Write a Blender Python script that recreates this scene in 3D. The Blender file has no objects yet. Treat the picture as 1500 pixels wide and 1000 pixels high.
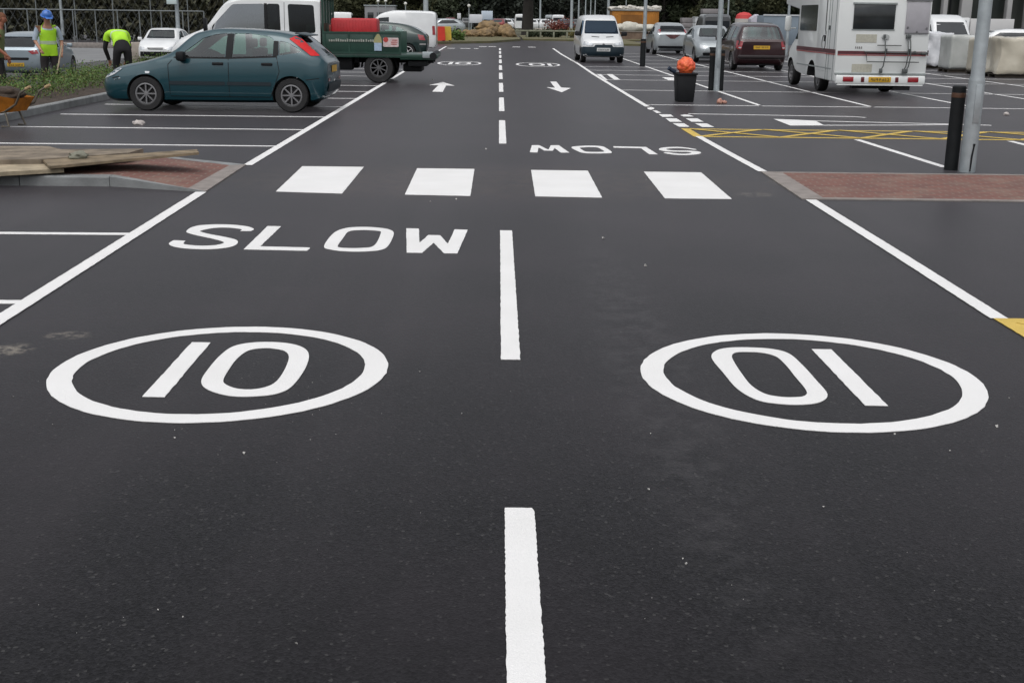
import bpy, bmesh, math, random
import numpy as np
from mathutils import Vector, Matrix
from mathutils.bvhtree import BVHTree
random.seed(7); rng = np.random.default_rng(7)
C = bpy.context.scene.collection
PI = math.pi
R_ = math.radians

# ------------------------------------------------------------------ camera
FPX, HC = 1750.0, 1.72          # focal length in photo pixels, eye height
def _cam():
    d = np.array([731-750, 24-500, FPX]); d /= np.linalg.norm(d)
    dn = np.cross(d, np.array([1, .012, 0.])); dn /= np.linalg.norm(dn)
    if dn[1] < 0: dn = -dn
    return np.cross(dn, d), d, dn
CR, CD, CN = _cam()
def G(x, y, z=0.0):             # survey: point of the plane at height z seen at this place of the photo
    v = np.array([x-750, y-500, FPX])
    t = (z-HC)/-(v@CN)
    return float(v@CR*t), float(v@CD*t)
def XatY(px, Y, z=0.5):         # lateral position of something seen at column px and standing at distance Y
    lo, hi = -400., 400.
    for _ in range(60):
        m = (lo+hi)/2; v = CR*m+CD*Y+CN*(HC-z)
        if 750+FPX*v[0]/v[2] < px: lo = m
        else: hi = m
    return lo
scene = bpy.context.scene
cam = bpy.data.cameras.new("camera"); cam.sensor_width = 36; cam.lens = FPX/1500*36
cam.clip_start = .1; cam.clip_end = 2000
co = bpy.data.objects.new("camera", cam); C.objects.link(co)
M = Matrix.Identity(4)
for i, s in ((0, 1), (1, -1), (2, -1)):
    M[0][i], M[1][i], M[2][i] = s*CR[i], s*CD[i], -s*CN[i]
M[0][3], M[1][3], M[2][3] = 0, 0, HC
co.matrix_world = M; scene.camera = co

# ------------------------------------------------------------------ light
w = bpy.data.worlds.new("World"); scene.world = w; w.use_nodes = True
nt = w.node_tree; bg = nt.nodes['Background']
sky = nt.nodes.new('ShaderNodeTexSky'); sky.sky_type = 'NISHITA'; sky.sun_disc = False
SUN_EL, SUN_AZ = 66, 192
sky.sun_elevation = R_(SUN_EL); sky.sun_rotation = R_(SUN_AZ); sky.air_density = 1.0; sky.dust_density = 4.0
hs = nt.nodes.new('ShaderNodeHueSaturation'); hs.inputs['Saturation'].default_value = .22
nt.links.new(sky.outputs[0], hs.inputs['Color']); nt.links.new(hs.outputs[0], bg.inputs['Color'])
bg.inputs['Strength'].default_value = .15
sl = bpy.data.lights.new("sun", 'SUN'); sl.energy = 1.1; sl.angle = R_(100); sl.color = (1, .97, .93)
so = bpy.data.objects.new("sun", sl); C.objects.link(so)
az = R_(SUN_AZ)
sd = Vector((math.sin(az)*math.cos(R_(SUN_EL)), math.cos(az)*math.cos(R_(SUN_EL)), math.sin(R_(SUN_EL))))
so.rotation_euler = sd.to_track_quat('Z', 'Y').to_euler()
scene.view_settings.view_transform = 'Standard'; scene.view_settings.look = 'None'
scene.view_settings.gamma = 1; scene.view_settings.exposure = -0.13
scene.cycles.max_bounces = 6; scene.cycles.transparent_max_bounces = 16

# ------------------------------------------------------------------ materials
MATS = {}
def mat(name, col, rough=.6, metal=0, spec=.5, noise=None, bump=None, coat=0, col2=None, coords='Object', trans=0, alpha=1):
    if name in MATS: return MATS[name]
    m = bpy.data.materials.new(name); m.use_nodes = True; n = m.node_tree; b = n.nodes['Principled BSDF']
    b.inputs['Base Color'].default_value = (*col, 1); b.inputs['Roughness'].default_value = rough
    b.inputs['Metallic'].default_value = metal; b.inputs['Specular IOR Level'].default_value = spec
    b.inputs['Coat Weight'].default_value = coat; b.inputs['Coat Roughness'].default_value = .06
    if trans: b.inputs['Transmission Weight'].default_value = trans
    tc = None
    if noise or bump:
        tc = n.nodes.new('ShaderNodeTexCoord')
    if noise:
        sc, amt = noise
        t = n.nodes.new('ShaderNodeTexNoise'); t.inputs['Scale'].default_value = sc; t.inputs['Detail'].default_value = 6
        n.links.new(tc.outputs[coords], t.inputs['Vector'])
        mx = n.nodes.new('ShaderNodeMix'); mx.data_type = 'RGBA'
        c2 = col2 if col2 else tuple(c*(1-amt) for c in col); c1 = col if col2 else tuple(min(1, c*(1+amt)) for c in col)
        mx.inputs[6].default_value = (*c1, 1); mx.inputs[7].default_value = (*c2, 1)
        rp = n.nodes.new('ShaderNodeMapRange'); rp.inputs[1].default_value = .3; rp.inputs[2].default_value = .7
        n.links.new(t.outputs['Fac'], rp.inputs[0]); n.links.new(rp.outputs[0], mx.inputs[0]); n.links.new(mx.outputs[2], b.inputs['Base Color'])
    if bump:
        sc, st = bump
        t = n.nodes.new('ShaderNodeTexNoise'); t.inputs['Scale'].default_value = sc; t.inputs['Detail'].default_value = 4
        n.links.new(tc.outputs[coords], t.inputs['Vector'])
        bp = n.nodes.new('ShaderNodeBump'); bp.inputs['Strength'].default_value = st; bp.inputs['Distance'].default_value = .02
        n.links.new(t.outputs['Fac'], bp.inputs['Height']); n.links.new(bp.outputs[0], b.inputs['Normal'])
    MATS[name] = m
    return m
def carpaint(name, col, metal=.3, rough=.32):
    return mat(name, col, rough, metal, .5, noise=(3, .05), coat=.8)
def glassmat(name, col, dens=.55, rough=.03, base=.03, tint=(.9, .95, 1)):     # tinted pane: see-through darkened by its colour; tint paints the reflection, base raises it
    if name in MATS: return MATS[name]
    m = bpy.data.materials.new(name); m.use_nodes = True; n = m.node_tree
    for x in list(n.nodes):
        if x.type == 'BSDF_PRINCIPLED': n.nodes.remove(x)
    out = n.nodes['Material Output']
    t = n.nodes.new('ShaderNodeBsdfTransparent'); t.inputs[0].default_value = (*[c*dens for c in col], 1)
    g = n.nodes.new('ShaderNodeBsdfGlossy'); g.inputs['Roughness'].default_value = rough; g.inputs[0].default_value = (*tint, 1)
    f = n.nodes.new('ShaderNodeFresnel'); f.inputs[0].default_value = 1.47
    mx = n.nodes.new('ShaderNodeMixShader')
    ad = n.nodes.new('ShaderNodeMath'); ad.use_clamp = True; ad.inputs[1].default_value = base; ge = n.nodes.new('ShaderNodeNewGeometry'); iv = n.nodes.new('ShaderNodeMath'); iv.operation = 'SUBTRACT'; iv.inputs[0].default_value = 1; n.links.new(ge.outputs['Backfacing'], iv.inputs[1])
    mu = n.nodes.new('ShaderNodeMath'); mu.operation = 'MULTIPLY'; n.links.new(f.outputs[0], mu.inputs[0]); n.links.new(iv.outputs[0], mu.inputs[1]); n.links.new(mu.outputs[0], ad.inputs[0])
    n.links.new(ad.outputs[0], mx.inputs[0]); n.links.new(t.outputs[0], mx.inputs[1]); n.links.new(g.outputs[0], mx.inputs[2])
    n.links.new(mx.outputs[0], out.inputs['Surface'])
    MATS[name] = m
    return m
m_white = mat('white_paint_line', (.80, .80, .80), .75, spec=.3, noise=(2.0, .05), col2=(.745, .745, .74), bump=(140, .16))
m_yellow = mat('yellow_paint_line', (.62, .445, .11), .75, spec=.3, noise=(6, .08), bump=(120, .25))
m_conc = mat('concrete_edging', (.25, .225, .21), .9, noise=(6, .2), bump=(60, .3))
m_kerb = mat('kerb_concrete', (.215, .225, .228), .9, noise=(4, .22), bump=(50, .3))
m_tyre = mat('tyre_rubber', (.016, .016, .017), .75, noise=(20, .2))
m_black = mat('black_plastic', (.011, .012, .014), .6, spec=.25, noise=(8, .15))
m_dark = mat('dark_interior', (.02, .02, .022), .8, noise=(5, .2))
m_seat = mat('seat_cloth', (.05, .05, .055), .9, noise=(15, .25))
m_alloy = mat('alloy_rim', (.23, .23, .24), .4, .35, noise=(12, .12))
m_rimdark = mat('rim_recess', (.05, .05, .052), .6, .3, noise=(12, .2))
m_steel = mat('galvanised_steel', (.36, .40, .42), .5, .35, noise=(9, .12), bump=(40, .1))
m_glass = glassmat('tinted_car_glass', (.44, .70, .62), .66)
m_glassd = glassmat('dark_car_glass', (.32, .42, .45), .42, base=.0)
m_lens = mat('red_lens', (.30, .012, .02), .15, coat=1, noise=(30, .1))
m_lensb = mat('bright_red_lens', (.58, .02, .022), .3, spec=.25, noise=(30, .1))
m_lamp = mat('clear_lamp', (.62, .65, .68), .12, .35, coat=1, noise=(25, .12))
m_amber = mat('amber_lens', (.55, .2, .02), .2, coat=1, noise=(30, .1))
m_plateY = mat('yellow_plate', (.62, .36, .03), .45, noise=(30, .06))
m_plateW = mat('white_plate', (.62, .64, .64), .45, noise=(30, .06))
m_ink = mat('dark_lettering', (.03, .03, .03), .6, noise=(30, .1))
m_wood = mat('weathered_plank', (.20, .155, .10), .85, noise=(7, .4), bump=(30, .3))
m_woodp = mat('pale_plank', (.36, .30, .21), .85, noise=(6, .3), bump=(30, .3))

# ------------------------------------------------------------------ object helpers
def link(o):
    C.objects.link(o); return o
def obj(name, me, mats, parent=None, loc=None, smooth=None, label=None, kind=None):
    o = bpy.data.objects.new(name, me)
    if not isinstance(mats, (list, tuple)): mats = [mats]
    if len(me.materials) == 0:
        for m in mats: me.materials.append(m)
    if smooth is not None:
        me.shade_smooth(); me.set_sharp_from_angle(angle=R_(smooth))
    link(o)
    if parent: o.parent = parent
    if loc: o.location = loc
    if label: o['label'] = label
    if kind: o['kind'] = kind
    return o
def thing(name, label, cat, loc=(0, 0, 0), rz=0, group=None):
    o = bpy.data.objects.new(name, None); o.empty_display_size = .2; link(o)
    o.location = loc; o.rotation_euler = (0, 0, rz)
    return tag(o, label, cat, group)
def tag(o, label, cat, group=None):
    o['label'] = label; o['category'] = cat
    if group: o['group'] = group
    return o
def copy_tree(o, parent=None):
    c = o.copy(); C.objects.link(c)
    if parent is not None: c.parent = parent
    for ch in list(o.children): copy_tree(ch, c)
    return c
class MB:
    """collects shapes for one mesh"""
    def __init__(s): s.v = []; s.f = []; s.mi = []; s.m = 0
    def add(s, vs, fs):
        b = len(s.v); s.v += [tuple(v) for v in vs]
        for f in fs: s.f.append(tuple(i+b for i in f)); s.mi.append(s.m)
        return s
    def box(s, c, d, rz=0, ch=0.0, M=None):
        x, y, z = [k/2 for k in d]
        if ch > 0:
            bm = bmesh.new(); bmesh.ops.create_cube(bm, size=1)
            bmesh.ops.scale(bm, vec=d, verts=bm.verts)
            bmesh.ops.bevel(bm, geom=bm.edges[:], offset=ch, segments=2, profile=.5, affect='EDGES')
            bm.verts.index_update(); vs = [v.co.copy() for v in bm.verts]; fs = [[v.index for v in f.verts] for f in bm.faces]; bm.free()
        else:
            vs = [Vector((i*x, j*y, k*z)) for i in (-1, 1) for j in (-1, 1) for k in (-1, 1)]
            fs = [(0, 1, 3, 2), (4, 6, 7, 5), (0, 4, 5, 1), (2, 3, 7, 6), (0, 2, 6, 4), (1, 5, 7, 3)]
        T = M if M is not None else Matrix.Translation(c) @ Matrix.Rotation(rz, 4, 'Z')
        return s.add([T @ v for v in vs], fs)
    def tube(s, pts, r, n=10, cap=True):
        pts = [Vector(p) for p in pts]; rs = r if isinstance(r, (list, tuple)) else [r]*len(pts)
        vs = []; fs = []
        prev = None
        for i, p in enumerate(pts):
            t = (pts[min(i+1, len(pts)-1)]-pts[max(i-1, 0)]).normalized()
            if prev is None:
                a = t.orthogonal().normalized()
            else:
                a = (prev-t*prev.dot(t)).normalized()
            prev = a; b = t.cross(a)
            for k in range(n):
                q = 2*PI*k/n; vs.append(p+(a*math.cos(q)+b*math.sin(q))*rs[i])
        for i in range(len(pts)-1):
            for k in range(n):
                k2 = (k+1) % n; fs.append((i*n+k, i*n+k2, (i+1)*n+k2, (i+1)*n+k))
        if cap: fs.append(tuple(range(n))[::-1]); fs.append(tuple(range((len(pts)-1)*n, len(pts)*n)))
        return s.add(vs, fs)
    def lathe(s, prof, n=32, M=Matrix.Identity(4), loop=False):   # prof: (r, h) about local Z
        vs = []; fs = []
        for r, h in prof:
            for k in range(n):
                q = 2*PI*k/n; vs.append(M @ Vector((r*math.cos(q), r*math.sin(q), h)))
        L = len(prof)
        for i in range(L-1):
            for k in range(n):
                k2 = (k+1) % n; fs.append((i*n+k, i*n+k2, (i+1)*n+k2, (i+1)*n+k))
        if loop:
            for k in range(n): fs.append(((L-1)*n+k, (L-1)*n+(k+1) % n, (k+1) % n, k))
            return s.add(vs, fs)
        if prof[0][0] > 1e-4: fs.append(tuple(range(n))[::-1])
        if prof[-1][0] > 1e-4: fs.append(tuple(range((L-1)*n, L*n)))
        return s.add(vs, fs)
    def prism(s, poly, a, b, axis='y', ch=0.0):       # 2-D polygon extruded along an axis between a and b
        def P3(u, v, w):
            return {'y': (u, w, v), 'x': (w, u, v), 'z': (u, v, w)}[axis]
        n = len(poly)
        bm = bmesh.new()
        A = [bm.verts.new(P3(u, v, a)) for u, v in poly]; B = [bm.verts.new(P3(u, v, b)) for u, v in poly]
        bm.faces.new(A); bm.faces.new(B[::-1])
        for i in range(n): bm.faces.new((A[i], B[i], B[(i+1) % n], A[(i+1) % n]))
        bmesh.ops.recalc_face_normals(bm, faces=bm.faces)
        if ch > 0: bmesh.ops.bevel(bm, geom=bm.edges[:], offset=ch, segments=2, profile=.5, affect='EDGES', clamp_overlap=True)
        bm.verts.index_update()
        s.add([v.co.copy() for v in bm.verts], [[v.index for v in f.verts] for f in bm.faces]); bm.free()
        return s
    def mesh(s, name='m'):
        me = bpy.data.meshes.new(name); me.from_pydata(s.v, [], s.f); me.validate(); me.update()
        bm = bmesh.new(); bm.from_mesh(me); bmesh.ops.recalc_face_normals(bm, faces=bm.faces); bm.to_mesh(me); bm.free()
        if max(s.mi, default=0) and len(me.polygons) == len(s.mi): me.polygons.foreach_set('material_index', s.mi)
        return me
    def build(s, name, mats, parent=None, smooth=35, **k):
        return obj(name, s.mesh(name), mats, parent, smooth=smooth, **k)
def roundpoly(poly, r, n=4):
    out = []; L = len(poly)
    for i in range(L):
        p = Vector(poly[i]); a = Vector(poly[i-1])-p; b = Vector(poly[(i+1) % L])-p
        k = min(r, a.length*.45, b.length*.45); A = p+a.normalized()*k; B = p+b.normalized()*k
        for j in range(n+1):
            t = j/n; q = A*(1-t)**2+p*2*t*(1-t)+B*t*t; out.append((q.x, q.y))
    return out

# ------------------------------------------------------------------ vehicle tools
def pchip(pts):
    x = np.array([p[0] for p in pts], float); y = np.array([p[1] for p in pts], float)
    o = np.argsort(x); x = x[o]; y = y[o]; h = np.diff(x); d = np.diff(y)/h
    m = np.zeros(len(x))
    for i in range(1, len(x)-1):
        if d[i-1]*d[i] > 0:
            w1 = 2*h[i]+h[i-1]; w2 = h[i]+2*h[i-1]; m[i] = (w1+w2)/(w1/d[i-1]+w2/d[i])
    m[0] = d[0]; m[-1] = d[-1]
    def f(q):
        q = min(max(q, x[0]), x[-1]); i = min(int(np.searchsorted(x, q, 'right'))-1, len(x)-2)
        t = (q-x[i])/h[i]
        return float((1+2*t)*(1-t)**2*y[i]+t*(1-t)**2*h[i]*m[i]+t*t*(3-2*t)*y[i+1]+t*t*(t-1)*h[i]*m[i+1])
    return f
def section(zb, zl, zt, w, wt, wl):
    zt = max(zt, zl+.02); dz = zl-zb; ed = min(.10, .5*(zt-zl))
    p = [(0, zb), (.8*w, zb), (.95*w, zb+.05), (.99*w, zb+.22*dz), (w, zb+.48*dz), (.992*w, zb+.72*dz), (.5*(w+wl), zb+.9*dz), (wl, zl)]
    for t in (.33, .67, 1.0):
        zz = zl+(zt-ed-zl)*t; p.append((wl+(wt-wl)*t+.012*math.sin(PI*t), zz))
    p += [(wt*.93, zt-ed*.45), (wt*.78, zt-ed*.14), (wt*.45, zt-.01*ed/.1), (0, zt)]
    return p
def loft(xs, cv, inset=0.0):
    vs = []; fs = []; n = None
    for x in xs:
        zb, zl, zt, w_, wt, wl = [cv[k](x) for k in ('zb', 'zl', 'zt', 'w', 'wt', 'wl')]
        h = section(zb, zl, zt, w_, wt, wl)
        if inset:
            zc = .8
            h = [(max(0, y-inset) if y > 0 else 0, z-inset if z > zc else z+inset*2.2) for y, z in h]
        ring = h+[(-y, z) for y, z in h[-2:0:-1]]
        n = len(ring); vs += [(x, y, z) for y, z in ring]
    for i in range(len(xs)-1):
        for k in range(n):
            k2 = (k+1) % n; fs.append((i*n+k, i*n+k2, (i+1)*n+k2, (i+1)*n+k))
    fs.append(tuple(range(n))[::-1]); fs.append(tuple(range((len(xs)-1)*n, len(xs)*n)))
    me = bpy.data.meshes.new('loft'); me.from_pydata(vs, [], fs); me.update()
    bm = bmesh.new(); bm.from_mesh(me); bmesh.ops.recalc_face_normals(bm, faces=bm.faces); bm.to_mesh(me); bm.free()
    return me
def cut(o, cutter_mesh, m):
    cutter_mesh.materials.clear(); cutter_mesh.materials.append(m)
    c = bpy.data.objects.new('cutter', cutter_mesh); link(c); c.parent = o.parent
    md = o.modifiers.new('b', 'BOOLEAN'); md.operation = 'DIFFERENCE'; md.solver = 'EXACT'; md.object = c
    try: md.material_mode = 'TRANSFER'
    except Exception: pass
    bpy.context.view_layer.update()
    dg = bpy.context.evaluated_depsgraph_get()
    me = bpy.data.meshes.new_from_object(o.evaluated_get(dg))
    o.modifiers.clear(); o.data = me
    bpy.data.objects.remove(c)
def bvh_of(me):
    return BVHTree.FromPolygons([v.co.copy() for v in me.vertices], [tuple(p.vertices) for p in me.polygons])
def conform(bvh, poly, axis='y', side=1, off=.004, cell=.09, span=4.0, thick=0):
    """a panel with this outline that follows the body's surface"""
    bm = bmesh.new()
    f = bm.faces.new([bm.verts.new((u, v, 0)) for u, v in poly])
    us = [p[0] for p in poly]; vs = [p[1] for p in poly]
    for lo, hi, nn in ((min(us), max(us), (1, 0, 0)), (min(vs), max(vs), (0, 1, 0))):
        k = math.ceil(lo/cell)*cell
        while k < hi-1e-4:
            if k > lo+1e-4:
                bmesh.ops.bisect_plane(bm, geom=bm.verts[:]+bm.edges[:]+bm.faces[:], plane_co=Vector(nn)*k, plane_no=nn)
            k += cell
    V = []
    for v in bm.verts:
        u, z = v.co.x, v.co.y
        if axis == 'y': o, d = Vector((u, side*span, z)), Vector((0, -side, 0))
        elif axis == 'x': o, d = Vector((side*span*1.5, u, z)), Vector((-side, 0, 0))
        else: o, d = Vector((u, z, span)), Vector((0, 0, -1))
        h = bvh.ray_cast(o, d)
        if h[0] is None:
            h = bvh.find_nearest(o+d*(span*.5))
            p = h[0]
        else: p = h[0]
        V.append(p-d*off)
    bm.verts.index_update(); F = [[v.index for v in f.verts] for f in bm.faces]; bm.free()
    me = bpy.data.meshes.new('panel'); me.from_pydata(V, [], F); me.update()
    want = {'y': Vector((0, side, 0)), 'x': Vector((side, 0, 0)), 'z': Vector((0, 0, 1))}[axis]
    if sum((p.normal.dot(want)*p.area for p in me.polygons)) < 0: me.flip_normals()
    return me
def panel(name, bvh, poly, m, parent, axis='y', side=1, off=.004, rr=.03, cell=.09, **k):
    me = conform(bvh, roundpoly(poly, rr) if rr else poly, axis, side, off, cell)
    return obj(name, me, m, parent, smooth=60, **k)
def plate_marks(parent, x, y0, z, wd, ht, side, along='x'):
    """dark illegible characters raised on a number plate"""
    b = MB(); n = 7; stepw = wd/(n+1.2)
    for i in range(n):
        u = (i-(n-1)/2)*stepw+(0.12*stepw if i > 3 else -.12*stepw)
        for (du, dz, a, c) in random.sample([(-.25, 0, .16, .9), (.25, 0, .16, .9), (0, .38, .6, .16), (0, -.38, .6, .16), (0, 0, .6, .16)], 3):
            if along == 'x': b.box((x+side*.003, y0+u+du*stepw, z+dz*ht*.6), (.004, a*stepw, c*ht*.6))
            else: b.box((x+u+du*stepw, y0+side*.003, z+dz*ht*.6), (a*stepw, .004, c*ht*.6))
    return b.build('plate_characters', m_ink, parent, smooth=None)
def wheel(parent, x, y, r, wd, side, m_rim=None, spokes=7, rim_r=.66, label=None):
    T = Matrix.Translation((x, y, r)) @ Matrix.Rotation(-side*PI/2, 4, 'X')
    b = MB(); h = wd/2; q = r*rim_r
    b.lathe([(q, -h*.9), (r*.93, -h), (r*.985, -h*.75), (r, -h*.4), (r, h*.4), (r*.985, h*.75), (r*.93, h), (q*1.08, h*.98), (q, h*.86)], 36, T, loop=True)
    ty = b.build('wheel', m_tyre, parent, label=label)
    b = MB(); b.m = 0
    b.lathe([(q, h*.5), (q, h*.88), (q*.88, h*.92), (q*.84, h*.55)], 36, T, loop=True)
    b.lathe([(0.001, h*.92), (q*.2, h*.9), (q*.24, h*.5)], 20, T)
    for k in range(spokes):
        a = 2*PI*k/spokes
        S = T @ Matrix.Rotation(a, 4, 'Z') @ Matrix.Translation((q*.55, 0, h*.76))
        b.box(None, (q*.74, q*.13, h*.16), M=S)
    b.m = 1; b.lathe([(0.001, h*.42), (q*.99, h*.42)], 30, T)
    b.build('rim', [m_rim or m_alloy, m_rimdark], ty)
    return ty
def mirror_part(parent, x, y, z, side, m, s=1.0):
    b = MB(); b.box((x, y+side*.09*s, z), (.12*s, .17*s, .13*s), ch=.035*s)
    b.box((x+.01, y+side*.005, z-.05*s), (.06*s, .08*s, .04*s))
    return b.build('door_mirror', m, parent)

def make_car(name, label, cat, cv, L, paint, loc, rz, wb, tyre_r, group=None, detail=True, glass=None, sidewins=(), windscreen=None,
             rearwin=None, wscut=(0.2, 4), rwcut=(-4, -.6), cab=None, rims=None, spokes=7, track=None, n=64, rim_r=.66, wheel_w=.2):
    """body loft with wheel arches, hollow cabin, cut window openings and panes; returns (root, body, bvh)"""
    t = thing(name, label, cat, loc, rz, group)
    c = {k: pchip(v) for k, v in cv.items()}
    xs = sorted(set(list(np.linspace(-L/2, L/2, n))+[-L/2+.02, -L/2+.05, L/2-.02, L/2-.05]))
    me = loft(xs, c); bvh = bvh_of(me)
    body = obj('body', me, paint, t)
    W = c['w'](0); tr = track or W-.02
    b = MB()
    for x in wb:
        for s in (-1, 1):
            T = Matrix.Translation((x, s*(W+.1-.21), tyre_r)) @ Matrix.Rotation(PI/2, 4, 'X')
            b.lathe([(tyre_r*1.13, -.22), (tyre_r*1.13, .22)], 30, T)
    cut(body, b.mesh(), m_dark)
    if detail:
        x0, x1 = cab
        ci = dict(c); ci['zb'] = lambda x, f=c['zb']: max(f(x), .28)
        cut(body, loft(np.linspace(x0, x1, 28), ci, .055), m_dark)
        b = MB()
        for p in sidewins: b.prism(roundpoly(p, .035), -1.6, 1.6, 'y')
        if len(sidewins): cut(body, b.mesh(), m_black)
        if windscreen: cut(body, MB().prism(roundpoly(windscreen, .06), wscut[0], wscut[1], 'x').mesh(), m_black)
        if rearwin: cut(body, MB().prism(roundpoly(rearwin, .06), rwcut[0], rwcut[1], 'x').mesh(), m_black)
    off = -.008 if detail else .004
    g = glass or m_glass
    for p in sidewins:
        for s in (-1, 1): panel('side_window', bvh, p, g, t, 'y', s, off, .035)
    if windscreen: panel('windscreen', bvh, windscreen, g, t, 'x', 1, off, .06)
    if rearwin: panel('rear_window', bvh, rearwin, g, t, 'x', -1, off, .06)
    body.data.shade_smooth(); body.data.set_sharp_from_angle(angle=R_(34))
    for x in wb:
        for s in (1, -1): wheel(t, x, s*(tr-wheel_w/2), tyre_r, wheel_w, s, rims, spokes, rim_r)
    if detail:
        for (sx, sy) in ((.25, .36), (.25, -.36)):
            b = MB(); b.box((sx+(x0+x1)/2-.2, sy, .5), (.5, .48, .18), ch=.05)
            b.box(None, (.14, .46, .62), ch=.05, M=Matrix.Translation((sx+(x0+x1)/2-.48, sy, .8)) @ Matrix.Rotation(-.2, 4, 'Y'))
            b.box((sx+(x0+x1)/2-.56, sy, 1.2 if c['zt'](0) > 1.35 else 1.1), (.09, .26, .16), ch=.03)
            b.build('seat', m_seat, t)
        b = MB(); b.box((x0+.75, 0, .52), (.5, 1.15, .2), ch=.05); b.box(None, (.14, 1.15, .5), ch=.05, M=Matrix.Translation((x0+.5, 0, .8)) @ Matrix.Rotation(-.25, 4, 'Y'))
        b.build('rear_seat', m_seat, t)
        b = MB(); b.box((x1-.35, 0, .8), (.35, 1.2, .16), ch=.05); b.lathe([(.17, -.012), (.19, 0), (.17, .012)], 20, Matrix.Translation((x1-.62, -.36, .86)) @ Matrix.Rotation(1.1, 4, 'Y'))
        b.build('dashboard', m_dark, t)
    return t, body, bvh
def seam(t, bvh, pts, side, m=None, wd=.012, axis='y', name='door_seam'):
    """narrow dark shut line along the body side"""
    b = MB()
    for a, q in zip(pts[:-1], pts[1:]):
        d = Vector(q)-Vector(a); nrm = Vector((-d.y, d.x)).normalized()*wd/2
        poly = [tuple(Vector(a)-nrm), tuple(Vector(q)-nrm), tuple(Vector(q)+nrm), tuple(Vector(a)+nrm)]
        me = conform(bvh, poly, axis, side, .003, .12)
        b.add([v.co for v in me.vertices], [tuple(p.vertices) for p in me.polygons])
    return b.build(name, m or m_black, t, smooth=None)
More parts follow.
